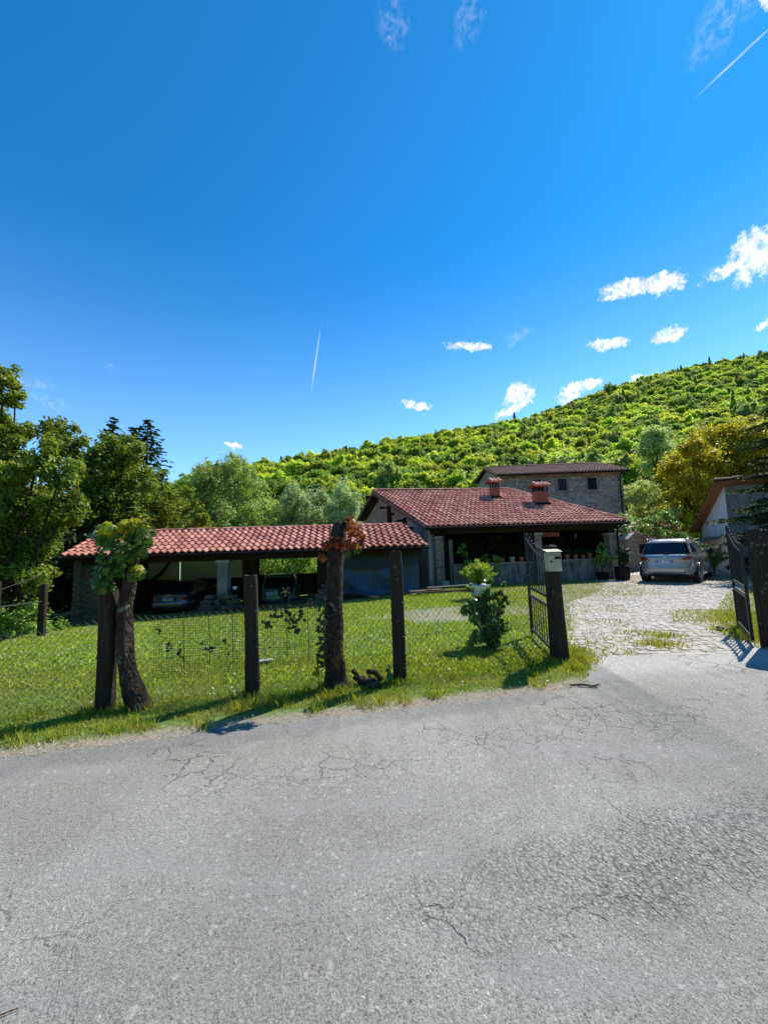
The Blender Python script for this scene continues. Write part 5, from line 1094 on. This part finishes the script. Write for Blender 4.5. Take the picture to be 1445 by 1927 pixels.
wleaves('side_leaves', t, [(-.70, 4.62, 1.69, .06), (-.76, 4.64, 1.55, .06), (-.64, 4.6, 1.72, .07), (-.55, 4.6, 1.70, .08), (-.28, 4.62, 1.68, .05)], 60, .065, LF_red, 5)
wleaves('green_leaves', t, [(-.34, 4.62, 1.64, .07), (-.44, 4.6, 1.58, .05)], 26, .07, LF_vine, 6)
# log
t = thing('log', 'short dark rotting branches lying in the grass right of the red leaved trunk', 'log', (-.3, 4.75, 0))
MB().tube([(-.42, 4.82, .10), (-.33, 4.78, .05), (-.2, 4.70, .04), (-.12, 4.68, .04)], [.035, .055, .065, .05], 9, jit=.15).build('thick_branch', M_bark, t, smooth=True)
MB().tube([(-.44, 4.86, .16), (-.36, 4.80, .08), (-.24, 4.9, .05)], [.03, .03, .03], 7, jit=.15).build('thin_branch', M_bark, t, smooth=True)
MB().tube([(-.28, 4.92, .12), (-.18, 4.92, .11), (-.10, 4.85, .04)], [.03, .035, .03], 7, jit=.15).build('side_branch', M_bark, t, smooth=True)
m = MB(); m.tube([(2.02, 4.52, .02), (2.15, 4.49, .035), (2.26, 4.47, .02), (2.36, 4.50, .03)], [.010, .013, .011, .006], 6, jit=.1); m.tube([(2.2, 4.48, .03), (2.28, 4.42, .02)], .006, 5); tag(m.build('stick', M_bark, None, origin=(2.2, 4.5, .01)), 'dry dark stick lying on the asphalt at the driveway mouth', 'stick')
m = MB(); m.tube([(-1.62, 1.36, .014), (-1.55, 1.44, .016), (-1.46, 1.50, .016), (-1.40, 1.52, .018), (-1.36, 1.54, .016)], [.002, .0028, .003, .0025, .0015], 5); m.tube([(-1.46, 1.50, .018), (-1.45, 1.55, .03)], .002, 4); tag(m.build('twig', M_bark, None, origin=(-1.5, 1.45, .012)), 'thin curved black twig on the road at the lower left corner', 'twig')

# ------------------------------------------------------------------ chain link fence and net
fp = [(-5.6, 3.95), (-3.05, 4.36), (-1.57, 4.66), (.13, 4.95), (2.30, 5.52)]
def fpos(s):
    k = 0
    while k < len(fp)-2 and s > math.dist(fp[k], fp[k+1]): s -= math.dist(fp[k], fp[k+1]); k += 1
    a, b = fp[k], fp[k+1]; t = s/math.dist(a, b); return a[0]+(b[0]-a[0])*t, a[1]+(b[1]-a[1])*t, k, t
TOT = sum(math.dist(fp[i], fp[i+1]) for i in range(4))
def ftop(s):
    x, y, k, t = fpos(min(max(s, 0), TOT)); z = np.interp(x, [-5.6, -3.6, -3.05, -1.57, .13, 2.3], [.80, .90, .99, 1.0, 1.06, 1.10]); return x, y, float(z) - .05*math.sin(math.pi*min(max(t, 0), 1))
fv = []; ff = []; R_w = .0018
def wire(a, b, r=R_w):
    a, b = Vector(a), Vector(b); d = (b-a).normalized(); s = d.cross(Vector((.1, 1, .1))).normalized(); u = s.cross(d); k = len(fv)
    for p in (a, b):
        for an in (0, 2.094, 4.189): fv.append(tuple(p+s*math.cos(an)*r+u*math.sin(an)*r))
    ff.extend([(k, k+1, k+4, k+3), (k+1, k+2, k+5, k+4), (k+2, k, k+3, k+5)])
H = 1.0; pitch = .075
def fp3(s, h): x, y, z = ftop(s); return (x, y, z*h)
for sg in (1, -1):
    s0 = -H*1.0
    while s0 < TOT+H:
        seg = 5; pr_ = None
        for i in range(seg+1):
            h = i/seg; s = s0 + (h if sg > 0 else 1-h)*H*.95
            q = fp3(s, .02+h*.98) if 0 <= s <= TOT else None
            if q and pr_: wire(pr_, q)
            pr_ = q
        s0 += pitch
for hh in (1.0, .5, .03):
    s = 0
    while s < TOT-.3: wire(fp3(s, hh), fp3(min(s+.3, TOT), hh), .0024 if hh == 1 else .0018); s += .3
o = MB(); o.v = fv; o.f = ff; tag(o.build('chain_link_fence', M_wire, None, origin=(-1, 4.6, 0)), 'sagging galvanised chain link fence running between the wooden posts', 'fence')
fv = []; ff = []
for (x0, x1, z0, z1) in ((-2.62, -1.62, .26, .93), (-1.48, -.72, .30, .96)):
    yf = lambda x: float(np.interp(x, [p[0] for p in fp], [p[1] for p in fp]))-.02
    n = int((x1-x0)/.026); 
    for i in range(n+1):
        x = x0+(x1-x0)*i/n; w_ = .009*math.sin(i*.9); wire((x, yf(x), z0+.02*math.sin(i)), (x+w_, yf(x), z1), .0016)
    for j in range(int((z1-z0)/.028)+1):
        z = z0+j*.028; k = 8
        for i in range(k): a = x0+(x1-x0)*i/k; b = x0+(x1-x0)*(i+1)/k; wire((a, yf(a), z+.012*math.sin(i*1.3)), (b, yf(b), z+.012*math.sin((i+1)*1.3)), .0016)
for x in (-2.32, -2.05, -1.80, -1.20, -.95): wire((x, 4.45+(x+2.6)*.2, .35), (x-.02, 4.45+(x+2.6)*.2, .98), .004)
o = MB(); o.v = fv; o.f = ff; tag(o.build('plastic_net', M_net, None, origin=(-1.6, 4.6, 0)), 'fine black plastic net tied to the wire fence between the two trunks', 'net')
rr_ = np.random.default_rng(8)
def ivyp(name, label, lobes, n, size, m):
    i = rr_.integers(0, len(lobes), n); Lb = np.array(lobes)[i]; c = Lb[:, :3]+rr_.normal(0, 1, (n, 3))*Lb[:, 3:4]*np.array([.55, .12, .75]); v, f = bigleaves(c, np.tile([0, -1, .3], (n, 1))+rr_.normal(0, .35, (n, 3)), size, rr_)
    o = npmesh(name, v, f, m, None, origin=tuple(Lb[0, :3])); tag(o, label, 'ivy'); return o
ivyp('ivy_strand', 'withered brown ivy hanging from the net beside the lichen spotted post', [(-1.32, 4.6, .88, .06), (-1.20, 4.62, .92, .05), (-1.12, 4.62, .80, .07), (-1.0, 4.65, .90, .06), (-1.10, 4.62, .68, .05), (-1.40, 4.58, .78, .04), (-.92, 4.66, .98, .04)], 75, .045, LF_brown)
ivyp('ivy_strand', 'dark heart shaped ivy leaves climbing the net tight against the red leaved trunk', [(-.80, 4.66, z, .045) for z in np.linspace(.30, .98, 9)]+[(-.74, 4.62, z, .035) for z in np.linspace(.3, 1.0, 8)], 120, .045, LF_ivy)
ivyp('ivy_strand', 'small withered leaf clusters caught low in the net right of the crooked trunk', [(-2.45, 4.42, .60, .03), (-2.35, 4.45, .52, .04), (-2.08, 4.5, .58, .04), (-2.0, 4.5, .56, .03), (-1.86, 4.52, .62, .035), (-1.84, 4.52, .5, .035), (-2.55, 4.4, .78, .02)], 46, .032, LF_brown)
t = thing('sapling', 'spindly seedling with yellow leaves at the left foot of the red leaved trunk', 'plant', (-.84, 4.72, 0)); MB().tube([(-.84, 4.72, 0), (-.83, 4.70, .2), (-.85, 4.70, .36)], .006, 5).build('stem', M_barkfar, t); wleaves('foliage', t, [(-.84, 4.68, .30, .06), (-.86, 4.68, .2, .04)], 16, .06, LF_vineyel, 9)
t = thing('weed', 'single broad leaved dark weed at the foot of the tall squared post', 'plant', (.0, 4.85, 0)); MB().tube([(.0, 4.85, 0), (.0, 4.84, .22)], .005, 5).build('stem', M_barkfar, t); wleaves('foliage', t, [(0, 4.83, .17, .04), (.01, 4.83, .08, .04)], 12, .06, LF_rose, 10)
m = MB(); m.box((-1.85, 5.9, float(gz(-1.85, 5.9))+.05), (.26, .10, .012), rz=.3, bev=.004); tag(m.build('white_board', M_conc, None, origin=(-1.85, 5.9, 0)), 'flat pale board lying on the lawn behind the net', 'board')

# ------------------------------------------------------------------ gates
def gate(name, label, loc, rz, L_, zlo, zhi, flip=1):
    t = thing(name, label, 'gate', loc, rz)
    def top(s): return zlo+(zhi-zlo)*(s/L_)**2.0
    fm = MB(); fm.box((.02, 0, (zlo+.06)/2+.02), (.04, .04, zlo-.02)); fm.box((L_-.02, 0, (zhi+.03)/2+.01), (.045, .045, zhi))
    for z in (.10, .70, .84): fm.box((L_/2, 0, z), (L_, .035, .045))
    n = 12; pts_ = [(L_*i/n, 0, top(L_*i/n)-.05) for i in range(n+1)]; fm.tube(pts_, .016, 6); fm.build('frame', M_iron, t, world=False)
    bm_ = MB(); nb = 9
    for i in range(1, nb): s = L_*i/nb; bm_.tube([(s, 0, .1), (s, 0, .7)], .010, 6); bm_.tube([(s, 0, .84), (s, 0, top(s)+.04)], .010, 6)
    bm_.build('bars', M_iron, t, world=False)
    fn = MB(); [fn.sphere((L_*i/nb, 0, top(L_*i/nb)+.055), .020, 8, 6) for i in range(1, nb)]; fn.build('finials', M_iron, t, world=False)
    MB().box((L_-.06, 0, .98), (.05, .06, .14), bev=.008).build('latch', M_iron, t, world=False)
    hg = MB(); hg.tube([(-.05, 0, .3), (.03, 0, .3)], .014, 6); hg.tube([(-.05, 0, 1.15), (.03, 0, 1.15)], .014, 6); hg.build('hinges', M_iron, t, world=False)
    MB().tube([(L_-.02, 0, .12), (L_-.02, 0, -.04)], .012, 6).build('drop_bolt', M_iron, t, world=False)
    return t
gate('iron_gate', 'left black iron gate leaf swung open beside the letterbox post', (2.33, 5.62, .02), math.atan2(1.42, .24), 1.5, 1.44, 1.80)
gate('iron_gate', 'right black iron gate leaf swung inward against the dark post at the right edge', (5.44, 5.93, .02), math.atan2(1.26, .93), 1.56, 1.44, 1.80)
# letterbox
t = thing('letterbox', 'cream metal letterbox with open slot hanging on the front of the black gate post', 'letterbox', (2.29, 5.33, 1.22), .15)
bx = MB().box((0, 0, .15), (.20, .10, .255), bev=.008); bx.build('box', M_cream, t, world=False)
m = MB(); m.add([(-.115, -.062, .282), (.115, -.062, .282), (.115, .05, .315), (-.115, .05, .315), (-.115, -.062, .290), (.115, -.062, .290), (.115, .05, .323), (-.115, .05, .323)], [(0,3,2,1), (4,5,6,7), (0,1,5,4), (1,2,6,5), (2,3,7,6), (3,0,4,7)]); m.build('lid', M_cream, t, world=False)
MB().box((.045, -.053, .205), (.085, .008, .035)).build('slot', M_black, t, world=False)
MB().lathe((-.055, -.053, .155), [(0, -.004), (.014, -.004), (.014, .004), (0, .004)], 10, Matrix.Rotation(math.pi/2, 4, 'X')).build('lock', M_black, t, world=False)
o = MB().box((.055, -.053, .05), (.05, .006, .045)).build('name_plate', M_whitepot, t, world=False); MB().box((.055, -.0565, .05), (.036, .003, .028)).build('name_card', M_conc, o, world=False)
MB().box((0, -.0525, .245), (.19, .005, .004)).build('seam', M_gutter, t, world=False)
# black letterbox and panel at the right edge
t = thing('black_letterbox', 'black metal letterbox with pale slot plate fixed beside the right gate post', 'letterbox', (5.98, 5.62, 1.16), -.1)
MB().box((0, 0, .16), (.30, .16, .30), bev=.01).build('box', M_iron, t, world=False); MB().box((0, -.02, .325), (.34, .22, .02), bev=.004).build('lid', M_gutter, t, world=False)
MB().box((-.02, -.085, .25), (.12, .008, .03)).build('slot', M_conc, t, world=False); MB().lathe((-.03, -.085, .17), [(0, -.004), (.01, -.004), (.01, .004), (0, .004)], 10, Matrix.Rotation(math.pi/2, 4, 'X')).build('lock', M_chrome, t, world=False)
t = thing('gate_pier', 'broad dark timber clad pier at the right edge under the black letterbox', 'pier', (6.25, 5.8, 0)); MB().box((6.28, 5.85, .58), (.85, .22, 1.16), bev=.015).build('boarding', M_post, t); MB().box((6.28, 5.85, 1.4), (.80, .16, .52), bev=.02).build('backboard', M_beam, t); MB().box((6.28, 5.83, 1.68), (.9, .26, .05), bev=.01).build('cap', M_post, t)
m = MB(); m.box((5.98, 7.05, .02), (.34, .14, .09), rz=.5, bev=.03, jit=.015); tag(m.build('gate_stop', M_stonerough, None, origin=(5.98, 7.05, -.02)), 'dark stone propping the end of the right gate leaf', 'stone')

# ------------------------------------------------------------------ cars
class Car:
    """stack of rounded plan contours: levels = (z, rear y, front y, half width)"""
    def __init__(s, lv, n=5.0): s.lv = lv; s.n = n
    def at(s, z):
        L_ = s.lv; zs = [l[0] for l in L_]; return [float(np.interp(z, zs, [l[k] for l in L_])) for k in (1, 2, 3)]
    def p(s, z, a, off=0.0, lv=None):
        r, f, hw = lv or s.at(z); hl = (f-r)/2+off; cy = (f+r)/2; hw += off; sa, ca = math.sin(a), math.cos(a); e = 2/s.n
        return (math.copysign(abs(sa)**e, sa)*hw, cy-math.copysign(abs(ca)**e, ca)*hl, z)
    def ax(s, z, x):   # rear side angle of lateral x
        hw = s.at(z)[2]; t = max(-1, min(1, x/hw)); return math.copysign(math.asin(abs(t)**(s.n/2)), t)
    def ay(s, z, y, side=1):
        r, f, hw = s.at(z); hl = (f-r)/2; cy = (f+r)/2; t = max(-1, min(1, (cy-y)/hl)); a = math.acos(math.copysign(abs(t)**(s.n/2), t)); return a*side
    def body(s, N=64):
        m = MB(); vs = []; fs = []
        for z, r, f, hw in s.lv:
            for k in range(N):
                # denser sampling near corners through angle remap
                a = 2*math.pi*(k+.5)/N; vs.append(s.p(z, a, 0, (r, f, hw)))
        for i in range(len(s.lv)-1):
            for k in range(N): fs.append((i*N+k, i*N+(k+1)%N, (i+1)*N+(k+1)%N, (i+1)*N+k))
        fs += [tuple(range(N-1, -1, -1)), tuple((len(s.lv)-1)*N+k for k in range(N))]
        m.v = vs; m.f = fs; return m
    def patch(s, z0, z1, a00, a01, a10, a11, off=.006, nu=14, nv=6, th=.0):
        """angles at bottom (a00..a01) and top (a10..a11)"""
        m = MB(); vs = []
        for j in range(nv+1):
            t = j/nv; z = z0+(z1-z0)*t
            for i in range(nu+1):
                u = i/nu; a = (a00*(1-u)+a01*u)*(1-t)+(a10*(1-u)+a11*u)*t; vs.append(s.p(z, a, off))
        m.v = vs; m.f = [(j*(nu+1)+i, j*(nu+1)+i+1, (j+1)*(nu+1)+i+1, (j+1)*(nu+1)+i) for j in range(nv) for i in range(nu)]; return m
    def rearp(s, z0, z1, xb0, xb1, xt0, xt1, **k): return s.patch(z0, z1, s.ax(z0, xb0), s.ax(z0, xb1), s.ax(z1, xt0), s.ax(z1, xt1), **k)
    def sidep(s, z0, z1, yb0, yb1, yt0, yt1, side, **k): return s.patch(z0, z1, s.ay(z0, yb0, side), s.ay(z0, yb1, side), s.ay(z1, yt0, side), s.ay(z1, yt1, side), **k)
def wheel(parent, x, y, r, side, spokes=5, double=False, wd=.26):
    M_ = Matrix.Rotation(math.pi/2*side, 4, 'Y'); w = thing('wheel', None, None); w.parent = parent; w.location = (x, y, r)
    ty = MB(); h = wd/2; ty.lathe((0,0,0), [(r*.66, -h*.9), (r*.9, -h), (r*.98, -h*.8), (r, -h*.4), (r, h*.4), (r*.98, h*.8), (r*.9, h), (r*.70, h*.86), (r*.68, h*.5)], 36, M_); ty.build('tyre', M_rubber, w, world=False, smooth=True)
    rm = MB(); rm.lathe((0,0,0), [(r*.70, h*.9), (r*.66, h*.84), (r*.64, h*.3), (r*.60, -h*.2)], 36, M_)
    for k in range(spokes):
        for dd in ((-.12, .12) if double else (0,)):
            a = 2*math.pi*k/spokes+dd; c, s_ = math.cos(a), math.sin(a); q = [Vector((c*r*.10, s_*r*.10, h*.62)), Vector((c*r*.67, s_*r*.67, h*.74))]; q = [M_ @ v for v in q]; rm.beam(q[0], q[1], r*(.16 if not double else .09), .03, up=tuple(M_ @ Vector((0,0,1))))
    rm.lathe((0,0,0), [(0, h*.72), (r*.15, h*.70), (r*.17, h*.55)], 16, M_); rm.build('rim', M_alloy, w, world=False)
    MB().lathe((0,0,0), [(0, h*.1), (r*.64, h*.1), (r*.66, 0)], 24, M_).build('brake_disc', M_gutter, w, world=False)
    return w
def cutbody(m, parent, mat_, wheels, r):
    o = m.build('body', mat_, parent, world=False, smooth=False)
    ct = MB()
    for x, y in wheels: ct.lathe((x, y, r*1.0), [(0, -.42), (r*1.16, -.42), (r*1.16, .42), (0, .42)], 40, Matrix.Rotation(math.pi/2, 4, 'Y'))
    c = ct.build('cutter', mat_); md = o.modifiers.new('b', 'BOOLEAN'); md.object = c; md.operation = 'DIFFERENCE'; md.solver = 'EXACT'
    c.matrix_world = o.parent.matrix_basis.copy(); c.data.transform(Matrix.Identity(4))
    bpy.context.view_layer.update(); dg = bpy.context.evaluated_depsgraph_get(); me = bpy.data.meshes.new_from_object(o.evaluated_get(dg))
    o.modifiers.clear(); old = o.data; o.data = me; me.name = 'body'; bpy.data.objects.remove(c)
    bm = __import__('bmesh').new(); bm.from_mesh(me)
    for f in bm.faces: f.smooth = True
    for e in bm.edges:
        if len(e.link_faces) == 2 and e.calc_face_angle(0) > R(32): e.smooth = False
    bm.to_mesh(me); bm.free(); return o
def text(parent, s, size, loc, rot, mat_, name='plate_text'):
    cu = bpy.data.curves.new(name, 'FONT'); cu.body = s; cu.size = size; cu.align_x = 'CENTER'; cu.align_y = 'CENTER'; cu.extrude = .001; cu.offset = .0015
    o = bpy.data.objects.new(name, cu); COL.objects.link(o); bpy.context.view_layer.update(); dg = bpy.context.evaluated_depsgraph_get(); me = bpy.data.meshes.new_from_object(o.evaluated_get(dg)); bpy.data.objects.remove(o)
    me.materials.clear(); me.materials.append(mat_); o = bpy.data.objects.new(name, me); COL.objects.link(o); o.parent = parent; o.location = loc; o.rotation_euler = rot; return o
def plate(parent, txt, x, y, z, w=.52, h=.11, blue=True, two=None):
    o = MB().box((x, y, z), (w, .012, h), bev=.003).build('number_plate', M_plate, parent, world=False)
    if blue: b = MB(); b.box((x-w/2+.022, y-.0075, z), (.04, .003, h-.006)); b.box((x+w/2-.022, y-.0075, z), (.04, .003, h-.006)); b.build('blue_band', M_plateblue, o, world=False)
    if two: text(o, txt, h*.42, (x, y-.008, z+h*.22), (math.pi/2, 0, 0), M_platetxt); text(o, two, h*.42, (x, y-.008, z-h*.22), (math.pi/2, 0, 0), M_platetxt)
    else: text(o, txt, h*.98, (x, y-.008, z), (math.pi/2, 0, 0), M_platetxt)
    return o

# silver SUV
hd = R(46)
t = thing('parked_suv', 'silver grey estate style off roader parked on the cobbles facing away', 'car', (11.34, 15.85, -.14), -hd); t.scale = (1.05, 1.05, 1.05)
lv = [(.27, .16, 4.78, .86), (.36, .06, 4.86, .93), (.50, .02, 4.9, .965), (.62, .0, 4.92, .972), (.72, .035, 4.92, .972), (.80, .06, 4.91, .970), (.92, .05, 4.88, .968), (1.02, .05, 4.80, .962), (1.09, .08, 4.65, .945), (1.13, .13, 4.45, .925), (1.155, .17, 3.70, .905),
      (1.25, .24, 3.50, .872), (1.42, .37, 3.12, .80), (1.58, .50, 2.76, .725), (1.66, .57, 2.58, .68), (1.715, .66, 2.40, .61), (1.745, .84, 2.25, .50), (1.765, 1.15, 2.1, .34)]
car = Car(lv, 4.6); wr = .375; WH = [(s*.90, y) for s in (1, -1) for y in (.95, 3.95)]
body = cutbody(car.body(96), t, M_silver, WH, wr)
for s in (1, -1):
    for y in (.95, 3.95): wheel(t, s*.845, y, wr, s, 5, True)
    for y in (.95, 3.95):
        a = MB(); pts = [(s*.962, y+math.cos(q)*wr*1.17, wr+math.sin(q)*wr*1.17) for q in np.linspace(-.25, math.pi+.25, 20)]; a.tube(pts, .014, 6); a.build('wheel_arch', M_silver, t, world=False, smooth=True)
    car.sidep(1.19, 1.60, 1.42, 2.12, 1.35, 2.05, s, nu=8).build('side_window', M_glass, t, world=False)
    car.sidep(1.19, 1.60, 2.20, 3.40, 2.13, 2.72, s, nu=8).build('side_window', M_glass, t, world=False)
    car.sidep(1.22, 1.56, .55, 1.30, .85, 1.28, s, nu=8).build('quarter_window', M_glass, t, world=False)
    car.sidep(1.155, 1.185, .6, 3.55, .6, 3.5, s, off=.009, nu=20, nv=1).build('window_trim', M_chrome, t, world=False)
    rr2 = MB(); rr2.tube([(s*.66, .75, 1.70), (s*.665, .9, 1.765), (s*.66, 2.3, 1.77), (s*.64, 2.55, 1.70)], .018, 6); rr2.build('roof_rail', M_chrome, t, world=False, smooth=True)
    mi = MB(); mi.lathe((s*1.03, 3.28, 1.20), [(.0, -.13), (.07, -.11), (.10, 0), (.075, .11), (0, .13)], 12, Matrix.Rotation(math.pi/2, 4, 'Y')); mi.box((s*.94, 3.3, 1.14), (.14, .05, .05)); mi.build('mirror', M_plastic, t, world=False, smooth=True)
    for y in (1.55, 2.45): MB().box((s*.985, y, 1.02), (.03, .2, .03), bev=.01).build('door_handle', M_silver, t, world=False)
    for y in (2.14, 1.25, 3.3): car.sidep(.42, 1.12, y, y+.012, y, y+.012, s, off=.003, nu=1, nv=8).build('door_seam', M_black, t, world=False)
    MB().beam((s*.93, 1.5, .33), (s*.93, 3.4, .33), .14, .05).build('running_board', M_chrome, t, world=False)
    # tail lamp wrapping round the corner
    car.patch(.93, 1.045, car.ax(.93, .60*s), car.ay(.93, .34, s), car.ax(1.04, .40*s), car.ay(1.04, .50, s), off=.012, nu=18).build('tail_lamp', M_tail, t, world=False)
    car.rearp(.60, .76, .90*s if s > 0 else -.955, .955 if s > 0 else -.90, .92*s if s > 0 else -.958, .958 if s > 0 else -.92, off=.006, nu=4).build('bumper_vent', M_plastic, t, world=False)
    ex = MB(); ex.box((s*.64, .02, .40), (.22, .05, .06), bev=.02); eo = ex.build('exhaust_trim', M_chrome, t, world=False); MB().box((s*.64, .0, .40), (.17, .05, .035), bev=.02).build('exhaust_hole', M_black, eo, world=False)
car.rearp(1.17, 1.60, -.76, .76, -.62, .62, off=.010, nu=24, nv=8).build('rear_window', M_glass, t, world=False)
car.rearp(1.60, 1.655, -.68, .68, -.66, .66, off=.05, nu=20, nv=2).build('spoiler', M_silver, t, world=False)
car.rearp(.27, .47, -.92, .92, -.955, .955, off=.009, nu=30, nv=6).build('lower_bumper', M_plastic, t, world=False)
car.rearp(.425, .455, -.80, .80, -.80, .80, off=.022, nu=24, nv=1).build('chrome_strip', M_chrome, t, world=False)
car.rearp(1.015, 1.035, -.60, .60, -.60, .60, off=.018, nu=20, nv=1).build('tailgate_strip', M_chrome, t, world=False)
for z0, z1, a, b in ((.655, .665, -.72, .72),): car.rearp(z0, z1, a, b, a, b, off=.004, nu=20, nv=1).build('tailgate_seam', M_black, t, world=False)
for s in (-1, 1): car.rearp(.66, .92, s*.72-.006, s*.72+.006, s*.80-.006, s*.80+.006, off=.004, nu=1, nv=4).build('tailgate_seam', M_black, t, world=False)
MB().beam((-.02, .205, 1.215), (.34, .225, 1.205), .03, .02).build('wiper', M_plastic, t, world=False)
plate(t, 'GG 175PJ', 0, .035, .87)
plc = MB(); plc.lathe((0, .045, 1.075), [(0, -.006), (.025, -.004), (.025, .004), (0, .006)], 16, Matrix.Rotation(math.pi/2, 4, 'X')); plc.build('badge', M_chrome, t, world=False)

# dark estate car in the shed
t = thing('parked_estate_car', 'dark blue grey estate car in the deep shade of the left shed bay', 'car', (-9.25, 16.5, -.92), R(6))
lv = [(.22, .14, 4.6, .84), (.32, .05, 4.65, .89), (.45, .0, 4.68, .905), (.60, .02, 4.68, .91), (.66, .05, 4.66, .91), (.80, .05, 4.6, .905), (.92, .07, 4.4, .895), (.97, .12, 4.2, .875), (.99, .18, 3.45, .86), (1.1, .36, 3.25, .81), (1.25, .60, 2.85, .73), (1.38, .85, 2.5, .65), (1.44, 1.1, 2.25, .55), (1.465, 1.4, 2.0, .35)]
car = Car(lv, 5.0); wr = .33; WH = [(s*.85, y) for s in (1, -1) for y in (.95, 3.75)]
cutbody(car.body(72), t, M_darkpaint, WH, wr)
for s in (1, -1):
    for y in (.95, 3.75): wheel(t, s*.80, y, wr, s, 5, False, .22)
    car.patch(.70, .86, car.ax(.70, .52*s), car.ay(.70, .22, s), car.ax(.86, .46*s), car.ay(.86, .34, s), off=.010).build('tail_lamp', M_tail, t, world=False)
    car.sidep(1.02, 1.34, 1.0, 3.1, 1.15, 2.5, s, nu=12).build('side_window', M_glass, t, world=False)
    mi = MB(); mi.box((s*.97, 3.05, 1.02), (.18, .1, .12), bev=.03); mi.build('mirror', M_silver, t, world=False)
    MB().tube([(s*.60, 1.1, 1.42), (s*.60, 2.4, 1.47)], .014, 6).build('roof_rail', M_chrome, t, world=False)
car.rearp(1.01, 1.36, -.72, .72, -.58, .58, off=.008, nu=20).build('rear_window', M_glass, t, world=False)
car.rearp(.22, .40, -.84, .84, -.89, .89, off=.008, nu=24).build('lower_bumper', M_plastic, t, world=False)
car.rearp(.55, .59, -.86, .86, -.86, .86, off=.012, nu=24, nv=1).build('bumper_strip', M_silver, t, world=False)
plate(t, 'DG 887CC', 0, .03, .745); MB().box((0, .04, .745), (.66, .01, .16)).build('plate_recess', M_plastic, t, world=False)
ri = MB()
for x in (-.105, -.035, .035, .105): ri.tube([(x+.045*math.cos(a), .035, .895+.045*math.sin(a)) for a in np.linspace(0, 6.28, 14)], .006, 5)
ri.build('badge', M_chrome, t, world=False)

# green off-roader with spare wheel
t = thing('parked_off_roader', 'green compact off roader with a spare wheel on its back door in the shed', 'car', (-4.72, 17.2, -1.05), R(12))
lv = [(.32, .10, 4.3, .80), (.42, .0, 4.4, .86), (.62, .0, 4.42, .88), (.68, .06, 4.42, .885), (.9, .07, 4.4, .885), (1.02, .09, 4.3, .87), (1.06, .12, 4.2, .86), (1.08, .14, 3.4, .85), (1.2, .19, 3.2, .82), (1.45, .30, 2.85, .75), (1.62, .38, 2.6, .69), (1.69, .46, 2.5, .64), (1.72, .6, 2.4, .5)]
car = Car(lv, 6.0); wr = .36; WH = [(s*.82, y) for s in (1, -1) for y in (.85, 3.4)]
cutbody(car.body(72), t, M_green, WH, wr)
for s in (1, -1):
    for y in (.85, 3.4): wheel(t, s*.78, y, wr, s, 5, False, .22)
    car.patch(.78, 1.03, car.ax(.78, .72*s), car.ay(.78, .12, s), car.ax(1.02, .72*s), car.ay(1.02, .15, s), off=.010).build('tail_lamp', M_tail, t, world=False)
    car.rearp(1.08, 1.66, s*.80-.035, s*.80+.035, s*.64-.035, s*.64+.035, off=.012, nu=4).build('rear_pillar', M_silver, t, world=False)
    car.sidep(1.12, 1.58, .4, 1.5, .6, 1.5, s, nu=10).build('side_window', M_glass, t, world=False); car.sidep(1.12, 1.58, 1.6, 3.1, 1.6, 2.65, s, nu=10).build('side_window', M_glass, t, world=False)
    MB().tube([(s*.58, .6, 1.72), (s*.58, .75, 1.77), (s*.58, 2.3, 1.77), (s*.58, 2.45, 1.71)], .018, 6).build('roof_rail', M_plastic, t, world=False)
car.rearp(1.12, 1.60, -.66, .66, -.58, .58, off=.008, nu=16).build('rear_window', M_glass, t, world=False)
car.rearp(.32, .64, -.83, .83, -.87, .87, off=.012, nu=24).build('bumper', M_plastic, t, world=False)
w = wheel(t, .26, -.05, .31, 1, 5, False, .22); w.name = 'spare_wheel'; w.location = (.26, -.04, 1.0); w.rotation_euler = (0, 0, -math.pi/2)
plate(t, 'BM', -.42, .05, .90, .30, .20, False, '746LX'); MB().box((-.42, .058, .90), (.36, .01, .26)).build('plate_recess', M_plastic, t, world=False)
# small leaning stake in front of it
m = MB(); m.tube([(-4.02, 16.1, -.7), (-4.05, 16.15, .25)], .03, 6, jit=.1); tag(m.build('stake', M_plank, None, origin=(-4.02, 16.1, -.7)), 'pale wooden stake standing in front of the green car', 'stake')
